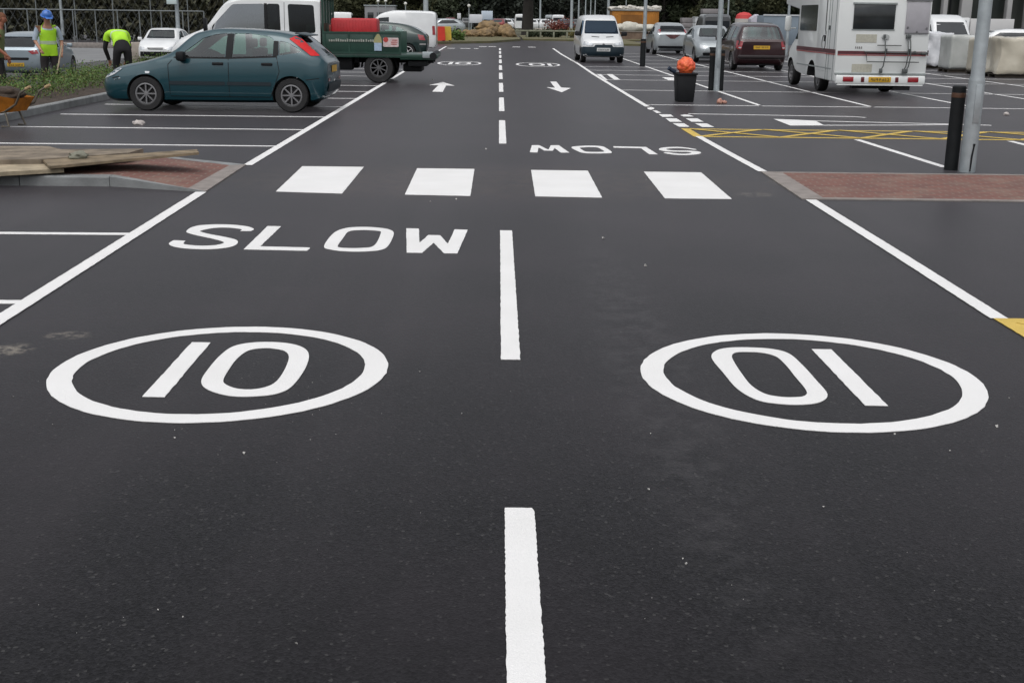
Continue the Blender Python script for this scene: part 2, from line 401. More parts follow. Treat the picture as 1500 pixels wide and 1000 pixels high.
# ================================================================== THE SETTING
def gz(x, y=0):                       # the road beyond the planted bed lies a little lower
    t = min(max((-x-8.7)/2.6, 0), 1); return -.35*t*t*(3-2*t)
def node_asphalt():
    m = bpy.data.materials.new('asphalt'); m.use_nodes = True; n = m.node_tree; b = n.nodes['Principled BSDF']; L = n.links
    tc = n.nodes.new('ShaderNodeTexCoord')
    def noise(sc, det=5, rough=.5, vec=None):
        t = n.nodes.new('ShaderNodeTexNoise'); t.inputs['Scale'].default_value = sc; t.inputs['Detail'].default_value = det; t.inputs['Roughness'].default_value = rough
        L.new(vec or tc.outputs['Object'], t.inputs['Vector']); return t.outputs['Fac']
    def rng_(s, a, c, lo=0, hi=1):
        r = n.nodes.new('ShaderNodeMapRange'); r.interpolation_type = 'SMOOTHSTEP'
        for i, v in enumerate((a, c, lo, hi)): r.inputs[i+1].default_value = v
        L.new(s, r.inputs[0]); return r.outputs[0]
    def mth(op, a, c):
        r = n.nodes.new('ShaderNodeMath'); r.operation = op
        for i, v in enumerate((a, c)):
            if isinstance(v, (int, float)): r.inputs[i].default_value = v
            else: L.new(v, r.inputs[i])
        return r.outputs[0]
    def mix(f, a, c):
        r = n.nodes.new('ShaderNodeMix'); r.data_type = 'RGBA'
        if isinstance(f, (int, float)): r.inputs[0].default_value = f
        else: L.new(f, r.inputs[0])
        for i, v in ((6, a), (7, c)):
            if isinstance(v, tuple): r.inputs[i].default_value = (*v, 1)
            else: L.new(v, r.inputs[i])
        return r.outputs[2]
    vo = n.nodes.new('ShaderNodeTexVoronoi'); vo.inputs['Scale'].default_value = 105
    L.new(tc.outputs['Object'], vo.inputs['Vector'])
    sx = n.nodes.new('ShaderNodeSeparateColor'); L.new(vo.outputs['Color'], sx.inputs[0])
    col = mix(rng_(sx.outputs[0], 0, 1), (.0085, .0087, .0095), (.0205, .0205, .0225))
    col = mix(rng_(sx.outputs[1], .965, .995), col, (.05, .05, .05))                 # odd pale chippings
    col = mix(rng_(noise(.55, 4), .35, .7, 0, .55), col, (.029, .0255, .029))           # broad mottling
    col = mix(rng_(noise(3.1, 6, .65), .45, .75, 0, .4), col, (.012, .0122, .013))
    # laying joints and tyre-polished lanes run along the road
    mp = n.nodes.new('ShaderNodeMapping'); mp.inputs['Scale'].default_value = (1.5, .05, 1); L.new(tc.outputs['Object'], mp.inputs[0])
    col = mix(rng_(noise(1.0, 3, .5, mp.outputs[0]), .5, .75, 0, .35), col, (.036, .033, .036))
    sp = n.nodes.new('ShaderNodeSeparateXYZ'); L.new(tc.outputs['Object'], sp.inputs[0])
    def blob(x, y, rx, ry):
        a = mth('DIVIDE', mth('SUBTRACT', sp.outputs[0], x), rx); c = mth('DIVIDE', mth('SUBTRACT', sp.outputs[1], y), ry)
        d = mth('ADD', mth('MULTIPLY', a, a), mth('MULTIPLY', c, c)); return rng_(d, 1.0, 0.0)
    # brown dust trodden over the crossing, pale dust spilt at the left, a scuffed trail at the right of the centre line
    nn = noise(4.5, 6, .7)
    d = mth('MULTIPLY', blob(0, 12.9, 4.2, 1.7), rng_(nn, .38, .62)); col = mix(mth('MULTIPLY', d, .5), col, (.062, .05, .042))
    for (px, py, rx, ry, s) in ((8, 512, .17, .16, 1.0), (100, 491, .16, .1, .9), (1160, 268, .28, .5, .8), (1105, 285, .25, .2, .5)):
        x, y = G(px, py); d = mth('MULTIPLY', blob(x, y, rx, ry), rng_(noise(14, 5, .7), .42, .62)); col = mix(mth('MULTIPLY', d, s), col, (.2, .18, .15))
    d = mth('MULTIPLY', blob(.78, 6.2, .3, 4.5), rng_(noise(6, 6, .75), .4, .7)); col = mix(mth('MULTIPLY', d, .5), col, (.06, .058, .061))
    for (x, y, r) in ((-5.2, 15.1, .3), (-4.6, 17.5, .25), (4.4, 21.3, .3), (6.6, 23.6, .35), (4.2, 27.6, .3), (1.2, 20.5, .22), (-.9, 26, .25), (5.0, 10.2, .3)):
        d = mth('MULTIPLY', blob(x, y, r, r*1.3), rng_(noise(9, 4), .42, .6)); col = mix(mth('MULTIPLY', d, .8), col, (.008, .008, .009))
    mp2 = n.nodes.new('ShaderNodeMapping'); mp2.inputs['Scale'].default_value = (7, .09, 1); L.new(tc.outputs['Object'], mp2.inputs[0])
    col = mix(rng_(noise(1.0, 4, .6, mp2.outputs[0]), .56, .72, 0, .3), col, (.012, .012, .013))
    L.new(col, b.inputs['Base Color'])
    b.inputs['Roughness'].default_value = .36; b.inputs['Specular IOR Level'].default_value = .06; b.inputs['Sheen Weight'].default_value = .18; b.inputs['Sheen Roughness'].default_value = .3; b.inputs['Sheen Tint'].default_value = (1, .92, .985, 1); b.inputs['Specular Tint'].default_value = (1, .95, 1, 1)
    bp = n.nodes.new('ShaderNodeBump'); bp.inputs['Strength'].default_value = .13; bp.inputs['Distance'].default_value = .006
    L.new(mth('ADD', vo.outputs['Distance'], noise(220, 3)), bp.inputs['Height']); L.new(bp.outputs[0], b.inputs['Normal'])
    return m
m_asph = node_asphalt()
def sheet(name, xs, ys, zf, m, kind='structure', parent=None):
    vs = [(x, y, zf(x, y)) for y in ys for x in xs]; nx = len(xs)
    fs = [(j*nx+i, j*nx+i+1, (j+1)*nx+i+1, (j+1)*nx+i) for j in range(len(ys)-1) for i in range(nx-1)]
    me = bpy.data.meshes.new(name); me.from_pydata(vs, [], fs); me.update()
    return obj(name, me, m, parent, kind=kind, smooth=40)
xsg = [-90, -40, -20, -13]+[-11.3+.26*i for i in range(11)]+[-8, -4, 0, 4, 8, 14, 22, 40, 90]
asph = sheet('car_park_surface', xsg, [-6, 0, 5, 10, 15, 20, 30, 50, 75, 112], gz, m_asph)
m_earth = mat('rough_ground', (.11, .10, .075), .95, noise=(.25, .4), col2=(.06, .07, .035), bump=(3, .4))
sheet('ground', [-1200, -300, -90, -10, 60, 90, 300, 1200], [-60, -6.1, 50, 112.2, 113, 150, 260, 600, 1500], lambda x, y: -.45 if y < 112.5 else -.03-(.32 if x < -20 else 0), m_earth)
asph.name = 'car_park_surface'

# ------------------------------------------------------------------ painted markings (parts of the surface)
ZM = .004
def edgejit(pts, amp=.002, stepm=.04):
    out = []
    for i, p in enumerate(pts):
        q = pts[(i+1) % len(pts)]; d = math.hypot(q[0]-p[0], q[1]-p[1]); k = max(1, min(160, int(d/(.016 if amp < .0019 else stepm))))
        for j in range(k):
            t = j/k; a = amp if j else 0
            out.append((p[0]+(q[0]-p[0])*t+random.uniform(-a, a), p[1]+(q[1]-p[1])*t+random.uniform(-a, a)))
    return out
def mark(name, polys, m=m_white, z=ZM, amp=.002, label=None, parent=None, thick=.0025):
    """thermoplastic paint: each polygon is a thin raised film; holes as a second list"""
    bm = bmesh.new()
    for poly in polys:
        outer, holes = (poly if isinstance(poly, tuple) and isinstance(poly[0], list) else (poly, None))
        if holes is not None:
            o = outer; h = holes; n = len(o)
            ov = [bm.verts.new((x, y, z+gz(x))) for x, y in o]; hv = [bm.verts.new((x, y, z+gz(x))) for x, y in h]
            for i in range(n): bm.faces.new((ov[i], ov[(i+1) % n], hv[(i+1) % n], hv[i]))
        else:
            pts = edgejit(outer, amp)
            bm.faces.new([bm.verts.new((x, y, z+gz(x))) for x, y in pts])
    bmesh.ops.recalc_face_normals(bm, faces=bm.faces)
    for f in bm.faces:
        if f.normal.z < 0: f.normal_flip()
    bmesh.ops.triangulate(bm, faces=[f for f in bm.faces if len(f.verts) > 4])
    ed = [e for e in bm.edges if e.is_boundary]
    r = bmesh.ops.extrude_edge_only(bm, edges=ed)
    for v in r['geom']:
        if isinstance(v, bmesh.types.BMVert): v.co.z -= thick
    me = bpy.data.meshes.new(name); bm.to_mesh(me); bm.free()
    return obj(name, me, m, parent or asph, label=label)
def px(lst, ox=0, oy=0, sc=1.0): return [G(ox+x/sc, oy+y/sc) for x, y in lst]
def strip(pts, wd):                  # constant-width line along world points
    L = []; Rr = []
    for i, p in enumerate(pts):
        a = Vector(pts[max(i-1, 0)]); b = Vector(pts[min(i+1, len(pts)-1)]); d = (b-a).normalized(); nrm = Vector((-d.y, d.x))*wd/2
        L.append(tuple(Vector(p)+nrm)); Rr.append(tuple(Vector(p)-nrm))
    return L+Rr[::-1]
# edge lines
mark('edge_line', [strip([(-2.83, 2.5), (-2.86, 6.8), (-2.94, 11.85)], .105)], z=ZM+.003)
mark('edge_line', [strip([(-2.93, 14.08), (-2.96, 25), (-3.0, 45), (-3.03, 71)], .105)], z=ZM+.003)
mark('edge_line', [strip([(3.02, 6.93), (3.06, 9), (3.10, 11.74)], .105)], z=ZM+.003)
mark('edge_line', [strip([(3.10, 13.98), (3.06, 16), (3.03, 18.2)], .105)], z=ZM+.003)
mark('edge_line', [strip([(2.99, 24.35), (2.98, 30), (2.97, 38), (3.03, 47), (2.98, 58), (3.05, 69)], .105)], z=ZM+.003)
# centre dashes
mark('centre_dash', [[(.034, 1.8), (.140, 1.8), (.142, 3.99), (.134, 4.02), (.036, 4.02)]], amp=.0018)
mark('centre_dash', [[(.025, 5.96), (.126, 5.96), (.123, 9.83), (.024, 9.83)]])
for i in range(9):
    y = 16.86+5.92*i; mark('centre_dash', [[(.015, y), (.118, y), (.118, y+3.85), (.015, y+3.85)]])
# zebra blocks
for q in ([(443, 244), (533, 245), (501, 284), (404, 281)], [(611, 247), (695, 248), (689, 287.5), (593, 285.5)], [(778, 249.5), (861, 250.5), (882, 290), (784, 288)], [(943, 252), (1027, 253), (1072, 292), (974, 291)]):
    mark('crossing_stripe', [px(q)])
# the words on the road
def bez(pts, n=8):                    # closed smooth outline through points (Catmull-Rom); a corner is given twice
    out = []; L = len(pts)
    for i in range(L):
        p0, p1, p2, p3 = [Vector(pts[(i+k) % L]) for k in (-1, 0, 1, 2)]
        if (p2-p1).length < 1e-6: continue
        for j in range(n):
            t = j/n; out.append(tuple(.5*((2*p1)+(p2-p0)*t+(2*p0-5*p1+4*p2-p3)*t*t+(3*p1-p0-3*p2+p3)*t**3)))
    return out
S_ = [(700, 243), (700, 243), (706, 225), (560, 211), (440, 218), (345, 238), (338, 250), (420, 272), (560, 298), (655, 322), (678, 345), (650, 375), (560, 398), (400, 410), (220, 404), (100, 388), (48, 365), (60, 345), (92, 328), (92, 328), (198, 333), (198, 333), (182, 352), (190, 365), (280, 376), (380, 378), (480, 372), (545, 355), (535, 338), (440, 312), (300, 282), (215, 258), (210, 240), (250, 212), (330, 192), (480, 183), (640, 187), (770, 203), (824, 225), (800, 243), (800, 243)]
L_ = [(950, 198), (1073, 201), (882, 384), (1335, 395), (1338, 402), (1310, 424), (731, 411)]
sl_ = thing  # (letters below are parts of the lettering)
word = mark('slow_lettering', [bez(px(S_, 240, 300, 6.25), 5)], label='letter S of the white SLOW reading upright')
mark('letter', [px(L_, 240, 300, 6.25)], parent=word)
O_out = [(92, 318), (180, 200), (290, 155), (420, 144), (560, 148), (680, 165), (730, 200), (690, 300), (630, 348), (500, 366), (320, 368), (160, 352)]
O_in = [(218, 315), (270, 240), (318, 185), (420, 172), (520, 174), (590, 180), (612, 195), (578, 280), (530, 325), (440, 336), (330, 338), (240, 333)]
def ring(o, i, ox, oy, sc, n=6): return (bez(px(o, ox, oy, sc), n), bez(px(i, ox, oy, sc), n))
mark('letter', [ring(O_out, O_in, 460, 310, 6.25)], parent=word)
W_ = [(843, 156), (960, 159), (967, 288), (1046, 218), (1155, 220), (1224, 298), (1288, 166), (1407, 170), (1312, 386), (1190, 384), (1096, 288), (990, 380), (849, 379)]
mark('letter', [px(W_, 460, 310, 6.25)], parent=word)
sc = 5.5556
S2 = [(1085, 104), (1110, 94), (1180, 88), (1280, 90), (1385, 106), (1370, 110), (1280, 98), (1190, 98), (1145, 104), (1160, 112), (1220, 117), (1330, 118), (1400, 124), (1428, 134), (1400, 146), (1310, 153), (1210, 150), (1125, 136), (1150, 131), (1230, 141), (1300, 143), (1350, 136), (1320, 128), (1240, 126), (1150, 123), (1095, 114)]
word2 = mark('slow_lettering', [bez(px(S2, 770, 200, sc), 5)], label='letter S of the white SLOW reading upside down beyond the crossing')
mark('letter', [px([(712, 82), (980, 88), (1075, 147), (1005, 146), (938, 98), (716, 93)], 770, 200, sc)], parent=word2)
mark('letter', [ring([(372, 92), (410, 82), (520, 77), (620, 82), (660, 100), (700, 128), (680, 138), (560, 140), (470, 136), (420, 120)], [(440, 96), (460, 91), (530, 88), (585, 92), (612, 104), (640, 124), (610, 128), (550, 128), (490, 125), (465, 114)], 770, 200, sc)], parent=word2)
mark('letter', [px([(50, 74), (108, 73), (185, 110), (205, 74), (270, 74), (355, 133), (285, 133), (235, 95), (220, 118), (150, 116), (105, 92), (97, 132), (34, 130)], 770, 200, sc)], parent=word2)
# speed roundels
def roundel(cx, cy, rx, ry, flip, label, ringw=.115):
    n = 96; o = []; i = []
    for k in range(n):
        a = 2*PI*k/n; j = random.uniform(-.003, .003); j2 = random.uniform(-.003, .003)
        o.append((cx+(rx+j)*math.cos(a), cy+(ry+j)*math.sin(a))); i.append((cx+(rx-ringw+j2)*math.cos(a), cy+(ry-ringw+j2)*math.sin(a)))
    return mark('speed_roundel', [(o, i)], label=label)
rl = roundel(-1.37, 5.755, .825, .83, 0, 'roundel with an upright 10, left lane nearest')
mark('numeral', [px([(703, 155), (771, 156), (603, 356), (521, 354)], 0, 440, 2.5)], parent=rl)
mark('numeral', [ring([(737, 298), (765, 250), (810, 200), (860, 168), (940, 155), (1040, 157), (1105, 172), (1131, 200), (1118, 250), (1075, 310), (1030, 338), (960, 351), (850, 352), (765, 330)], [(818, 292), (838, 255), (868, 215), (910, 185), (965, 176), (1010, 179), (1045, 188), (1058, 210), (1045, 250), (1018, 292), (985, 315), (930, 327), (870, 325), (828, 310)], 0, 440, 2.5)], parent=rl)
rr_ = roundel(1.565, 5.70, .838, .835, 0, 'roundel with an upside-down 10, right lane nearest')
mark('numeral', [px([(722, 180), (794, 181), (1002, 388), (918, 386)], 900, 440, 2.5)], parent=rr_)
mark('numeral', [ring([(356, 212), (372, 186), (420, 175), (500, 174), (580, 180), (640, 197), (690, 240), (740, 295), (780, 345), (755, 373), (690, 383), (600, 380), (520, 365), (450, 325), (400, 268)], [(430, 205), (445, 192), (485, 190), (540, 193), (590, 206), (625, 235), (660, 278), (702, 330), (698, 350), (665, 356), (610, 355), (550, 343), (500, 312), (465, 268), (440, 230)], 900, 440, 2.5)], parent=rr_)
rf = roundel(-1.47, 45.95, .82, 2.0, 0, 'roundel with an upright 10, far in the left lane', .09)
mark('numeral', [[(-1.86, 44.9), (-1.72, 44.9), (-1.72, 47.0), (-1.86, 47.0)]], parent=rf)
def ell(cx, cy, rx, ry, n=28): return [(cx+rx*math.copysign(abs(math.cos(2*PI*k/n))**.7, math.cos(2*PI*k/n)), cy+ry*math.copysign(abs(math.sin(2*PI*k/n))**.7, math.sin(2*PI*k/n))) for k in range(n)]
mark('numeral', [(ell(-1.33, 45.95, .3, 1.05), ell(-1.33, 45.95, .17, .75))], parent=rf)
rg = roundel(1.46, 45.5, .82, 2.0, 0, 'roundel with an upside-down 10, far in the right lane', .09)
mark('numeral', [[(1.82, 44.45), (1.96, 44.45), (1.96, 46.5), (1.82, 46.5)]], parent=rg)
mark('numeral', [(ell(1.42, 45.5, .3, 1.05), ell(1.42, 45.5, .17, .75))], parent=rg)
# arrows
mark('lane_arrow', [px([(145, 325), (245, 303), (330, 330), (268, 328), (242, 375), (165, 373), (212, 325)], 600, 60, 5)], label='arrow pointing away in the left lane')
mark('lane_arrow', [px([(1030, 300), (1075, 300), (1110, 343), (1180, 347), (1115, 378), (1003, 341), (1065, 345)], 600, 60, 5)], label='arrow pointing nearer in the right lane')
# far crossing blocks and lettering
for x, w_ in ((-2.8, .4), (-2.1, .55), (-1.35, .25)): mark('letter', [[(x, 66.7), (x+w_, 66.7), (x+w_, 67.3), (x, 67.3)]])
for x in (-1.15, -.6, .8, 1.7): mark('crossing_stripe', [[(x, 71.2), (x+.45, 71.2), (x+.45, 72.0), (x, 72.0)]])
# bays on the left
for k, y in enumerate([7.14, 9.5]):
    mark('bay_line', [strip([(-2.92, y), (-8.0, y-.06)], .09)])
for k in range(11):
    y = 16.2+2.4*k; mark('bay_line', [strip([(-2.98, y), (-7.55 if k else -7.7, y+.02)], .09)])
# bays on the right
for k, y in enumerate([9.4, 7.0-2.3]):
    pass
Yb = [24.95+5.0*0, 29.95, 34.9, 38.0, 41.2, 44.2, 47.4, 51.6, 56.2, 61]
for y in Yb:
    for (a, b_) in ((3.03, 5.36), (5.42, 7.66), (7.76, 9.86), (9.96, 12.2), (12.3, 14.6), (14.7, 19)):
        if y > 45 and a < 5: continue
        mark('bay_line', [strip([(a, y+random.uniform(-.04, .04)), (b_, y+random.uniform(-.04, .04))], .085)])
for X, ys in ((5.40, (25.1, 54)), (7.70, (25.1, 65)), (9.92, (25.1, 60)), (12.25, (25.1, 55)), (14.6, (25.1, 55))):
    a = ys[0]
    while a < ys[1]:
        mark('bay_line', [strip([(X, a), (X, a+4.85)], .09)], z=ZM+.002); a += 5.0
mark('bay_line', [strip([G(1008, 167), G(1250, 171.3), G(1268, 172.6)], .085)])
mark('bay_line', [strip([G(1193, 177.5), G(1394, 182.3), G(1452, 184)], .09)])
mark('bay_line', [strip([G(1205, 184.2), G(1340, 183.8), G(1394, 183.1)], .09)], z=ZM+.002)
mark('give_way_block', [px([(1133, 175), (1194, 177.5), (1207.5, 184.5), (1157.5, 184.7)])], z=ZM+.004)
mark('bay_line', [strip([(5.37, 17.98), (5.47, 14.6)], .10)]); mark('bay_line', [strip([(7.68, 18.0), (7.66, 14.6)], .10)])
o_, s_ = (840, 70), 6.818
for q in ([(735, 607), (775, 598), (808, 607), (805, 618), (770, 625), (745, 620)], [(790, 632), (830, 632), (878, 655), (830, 658)], [(850, 670), (970, 672), (1000, 693), (890, 697)], [(918, 710), (1030, 712), (1085, 745), (965, 745)], [(990, 760), (1105, 760), (1160, 795), (1055, 795)],
          [(1065, 678), (1110, 672), (1160, 675), (1200, 692), (1100, 692)], [(1120, 712), (1240, 712), (1300, 745), (1180, 745)], [(1210, 760), (1330, 762), (1405, 798), (1285, 798)], [(328, 268), (388, 268), (470, 325), (405, 322)], [(230, 268), (275, 268), (345, 330), (322, 328)]):
    mark('give_way_block', [px(q, *o_, s_)], z=ZM+.005)
mark('give_way_block', [px([(969.6, 113.6), (990, 114), (990, 118.2), (979, 117.8)])])
# yellow hatched strips
def hatch(x0, x1, y0, y1, xs_, wd=.1, slant=0.0):
    b = []
    b.append(strip([(x0, y0), (x1, y0-slant)], wd)); b.append(strip([(x0, y1), (x1, y1-slant)], wd))
    h = mark('yellow_hatching', b, m_yellow)
    mark('hatch_bar', [strip([(x0, y0-wd*.5), (x0, y1+wd*.5)], wd*1.35)], m_yellow, parent=h, z=ZM+.002)
    x = x0
    k = 0
    while x < x1-.3:
        w_ = min(xs_, x1-x)
        mark('hatch_bar', [strip([(x+.05, y0), (x+w_, y1-slant*.3)], wd)], m_yellow, parent=h, z=ZM+.004)
        mark('hatch_bar', [strip([(x+.05, y1), (x+w_, y0-slant*.3)], wd)], m_yellow, parent=h, z=ZM+.006); x += w_; k += 1
    return h
hatch(3.02, 9.5, 18.2, 19.46, 1.22)
hatch(3.08, 5.4, 5.4, 6.86, 1.2, .14)

# ------------------------------------------------------------------ block paving strips and pavement
def brickmat():
    m = bpy.data.materials.new('red_block_paving'); m.use_nodes = True; n = m.node_tree; b = n.nodes['Principled BSDF']; L = n.links
    tc = n.nodes.new('ShaderNodeTexCoord'); br = n.nodes.new('ShaderNodeTexBrick')
    br.inputs['Scale'].default_value = 1; br.inputs['Brick Width'].default_value = .2; br.inputs['Row Height'].default_value = .1; br.inputs['Mortar Size'].default_value = .009
    br.inputs['Color1'].default_value = (.20, .082, .066, 1); br.inputs['Color2'].default_value = (.135, .062, .055, 1); br.inputs['Mortar'].default_value = (.2, .15, .12, 1)
    L.new(tc.outputs['Object'], br.inputs['Vector'])
    t = n.nodes.new('ShaderNodeTexNoise'); t.inputs['Scale'].default_value = 2.2; t.inputs['Detail'].default_value = 7; L.new(tc.outputs['Object'], t.inputs['Vector'])
    r = n.nodes.new('ShaderNodeMapRange'); r.inputs[1].default_value = .5; r.inputs[2].default_value = .75; r.inputs[4].default_value = .5; L.new(t.outputs['Fac'], r.inputs[0])
    mx = n.nodes.new('ShaderNodeMix'); mx.data_type = 'RGBA'; mx.inputs[7].default_value = (.24, .19, .15, 1)
    L.new(r.outputs[0], mx.inputs[0]); L.new(br.outputs['Color'], mx.inputs[6]); L.new(mx.outputs[2], b.inputs['Base Color'])
    b.inputs['Roughness'].default_value = .9
    bp = n.nodes.new('ShaderNodeBump'); bp.inputs['Strength'].default_value = .4; bp.inputs['Distance'].default_value = .004; bp.invert = True
    L.new(br.outputs['Fac'], bp.inputs['Height']); L.new(bp.outputs[0], b.inputs['Normal'])
    return m
m_brick = brickmat()
def slab(name, poly, z, m, parent=None, kind=None, h=.05, label=None):
    b = MB(); n = len(poly)
    top = [(p[0], p[1], p[2] if len(p) > 2 else z) for p in poly]
    b.add(top+[(x, y, -h) for x, y, _ in top], [tuple(range(n))]+[(i, n+i, n+(i+1) % n, (i+1) % n) for i in range(n)])
    return b.build(name, m, parent, smooth=None, kind=kind, label=label)
pr = slab('footpath', [(3.25, 11.87), (16, 11.69), (16, 13.76), (3.30, 13.84)], .008, m_brick, kind='structure')
slab('edging_kerb', [(3.02, 11.78), (3.25, 11.78), (3.30, 13.92), (3.07, 13.95)], .011, m_conc, pr)
slab('edging_kerb', [(3.25, 11.78), (16, 11.6), (16, 11.69), (3.25, 11.87)], .011, m_conc, pr)
slab('edging_kerb', [(3.30, 13.84), (16, 13.76), (16, 13.84), (3.30, 13.92)], .011, m_conc, pr)
zk = .10
pl = slab('pavement', [(-3.12, 12.02, .012), (-3.12, 13.98, .012), (-3.95, 13.98, zk), (-3.95, 12.36, zk)], 0, m_brick, kind='structure', h=.03)
slab('paving_field', [(-3.95, 12.36), (-3.95, 13.98), (-16, 14.0), (-16, 12.36)], zk, m_brick, pl, h=.03)
slab('edging_kerb', [(-2.9, 11.86, .012), (-2.95, 14.08, .012), (-3.12, 13.98, .014), (-3.12, 12.02, .014)], 0, m_conc, pl, h=.03)
slab('edging_kerb', [(-2.9, 11.86, .013), (-3.12, 12.02, .015), (-3.95, 12.36, zk+.003), (-3.95, 12.21, zk+.003)], 0, m_kerb, pl, h=.03)
slab('edging_kerb', [(-2.95, 14.08, .013), (-3.95, 14.1, zk+.003), (-3.95, 13.98, zk+.003), (-3.12, 13.98, .015)], 0, m_kerb, pl, h=.03)
for i in range(13):
    x = -3.955-.915*i
    b = MB(); b.prism([(12.205, -.03), (12.205, zk-.012), (12.22, zk+.004), (12.357, zk+.004), (12.357, -.03)], x-.905, x, 'x'); b.build('kerb_stone', m_kerb, pl, smooth=None)
    b = MB(); b.prism([(13.98, -.03), (13.98, zk+.004), (14.09, zk+.004), (14.1, zk-.012), (14.1, -.03)], x-.905, x, 'x'); b.build('kerb_stone', m_kerb, pl, smooth=None)
# planted bed with its kerb
m_soil = mat('bare_soil', (.05, .036, .027), .95, noise=(8, .45), bump=(25, .8))
bed = sheet('planting_bed', [-10.9, -10.4, -9.6, -9, -8.5, -8.06], [17, 18.5, 20, 22, 24, 26, 28, 31, 36, 44], lambda x, y: .10+.05*math.sin(x*3+y*1.3)+(-.3 if x < -10.7 else 0), m_soil)
for i in range(30):
    y = 17+.92*i
    b = MB(); b.prism([(-8.06, -.05), (-8.06, .125), (-7.93, .125), (-7.915, .11), (-7.91, -.05)], y, y+.905, 'y')
    # prism axis y: (u=x, v=z)
    b.build('kerb_stone', m_kerb, bed, smooth=None)
m_leafA = mat('low_shrub_leaf', (.085, .15, .03), .65, noise=(5, .5), trans=0)
m_leafB = mat('dry_shrub_leaf', (.16, .14, .045), .7, noise=(9, .35))
def leafcloud(n, cfn, size, up=.5):
    vs = []; fs = []
    for i in range(n):
        p = Vector(cfn()); a = Vector((random.gauss(0, 1), random.gauss(0, 1), random.gauss(0, 1)+up)).normalized(); b_ = a.orthogonal().normalized()
        b_ = Matrix.Rotation(random.uniform(0, 6.28), 3, a) @ b_; s = size*random.uniform(.6, 1.5); k = len(vs)
        vs += [p-b_*s*.3, p+a*s*.5+b_*s*.28, p+a*s*1.1, p+a*s*.5-b_*s*.34]; fs.append((k, k+1, k+2, k+3))
    return vs, fs
tufts = [(random.uniform(-10.3, -8.75), 17.6+24*i/110+random.uniform(-.3, .3), random.uniform(.26, .55)) for i in range(110)]
def bedpt():
    x, y, h = random.choice(tufts); a = random.uniform(0, 6.28); r = math.sqrt(random.random())*.42
    return (x+r*math.cos(a), y+r*math.sin(a), .08+h*random.random()*(1.15-r))
vs, fs = leafcloud(30000, bedpt, .036, .9)
b = MB(); b.add(vs, fs); b.mi = [1 if random.random() < .12 else 0 for _ in fs]
me = bpy.data.meshes.new('ground_cover'); me.from_pydata(b.v, [], b.f); me.update()
o = obj('ground_cover', me, [m_leafA, m_leafB], kind='stuff'); me.polygons.foreach_set('material_index', b.mi)
tag(o, 'low green shrubs planted along the kerbed bed on the left', 'ground cover')
# pale wood chip and spoil heap edge behind the shrubs
spoil = sheet('spoil_strip', [-11.6, -11.2, -10.8, -10.3], [20+.5*i for i in range(34)], lambda x, y: gz(x)+.14+.16*math.sin(y*2.1+x*3)*math.sin(y*.7)+.05*math.sin(y*7+x*9), mat('pale_spoil', (.3, .21, .12), .95, noise=(6, .35), bump=(20, .7)))
# grass verges at the far end of the car park
m_verge = mat('verge_grass', (.10, .105, .045), .95, noise=(1.2, .35), col2=(.15, .125, .075), bump=(9, .8))
def verge(poly, z=.12):
    return slab('grass_verge', poly, z, m_verge, kind='structure', h=.03)
verge([(-20, 76), (-4.6, 75.5), (-.5, 81), (1.6, 90), (1.6, 100), (-20, 100)], .14)
verge([(1.8, 92), (5.8, 90), (7.3, 78), (9.4, 77.5), (9.4, 92), (14, 93), (40, 95), (40, 108), (1.8, 108)], .12)
# ================================================================== VEHICLES
def hb(L=4.17, zroof=1.46, W=.85, rear=.42, hood=.86, cowl=1.0, nose=.56, belt=.95, wt=.645, hx=.95, rx=.35, tailz=.9, roofx=-.2, rearroof=None, hr=None):
    """curves of a hatchback: hx cowl position, rx windscreen top, rear roof end"""
    h = L/2; re = rearroof if rearroof is not None else -h+.55
    return dict(
        zb=[(-h, .42), (-h+.06, .27), (-h+.25, .18), (h-.35, .155), (h-.1, .19), (h, .36)],
        zl=[(-h, tailz-.05), (-h+.1, tailz+.04), (-h+.5, belt+.05), (0, belt), (hx, belt-.04), (hx+.5, hood-.06), (h-.25, nose+.12), (h-.06, nose+.02), (h, nose-.04)],
        zt=[(-h, tailz-.02), (-h+.08, tailz+.07), (re, zroof-.11), (re+.45, zroof-.035), (roofx, zroof), (rx, zroof-.06), (hx, cowl), (hx+.35, hood+.03), (h-.3, nose+.2), (h-.08, nose+.07), (h, nose-.01)],
        w=[(-h, W-.18), (-h+.06, W-.09), (-h+.35, W-.02), (-.4, W), (h-.8, W-.01), (h-.3, W-.06), (h-.08, W-.2), (h, W-.34)],
        wl=[(-h, W-.24), (-h+.1, W-.14), (-h+.5, W-.06), (0, W-.04), (hx, W-.06), (h-.4, W-.12), (h-.08, W-.26), (h, W-.42)],
        wt=[(-h, W-.28), (-h+.08, W-.2), (re, wt), (0, wt+.02), (rx, wt), (hx, W-.14), (h-.4, W-.2), (h, W-.46)])

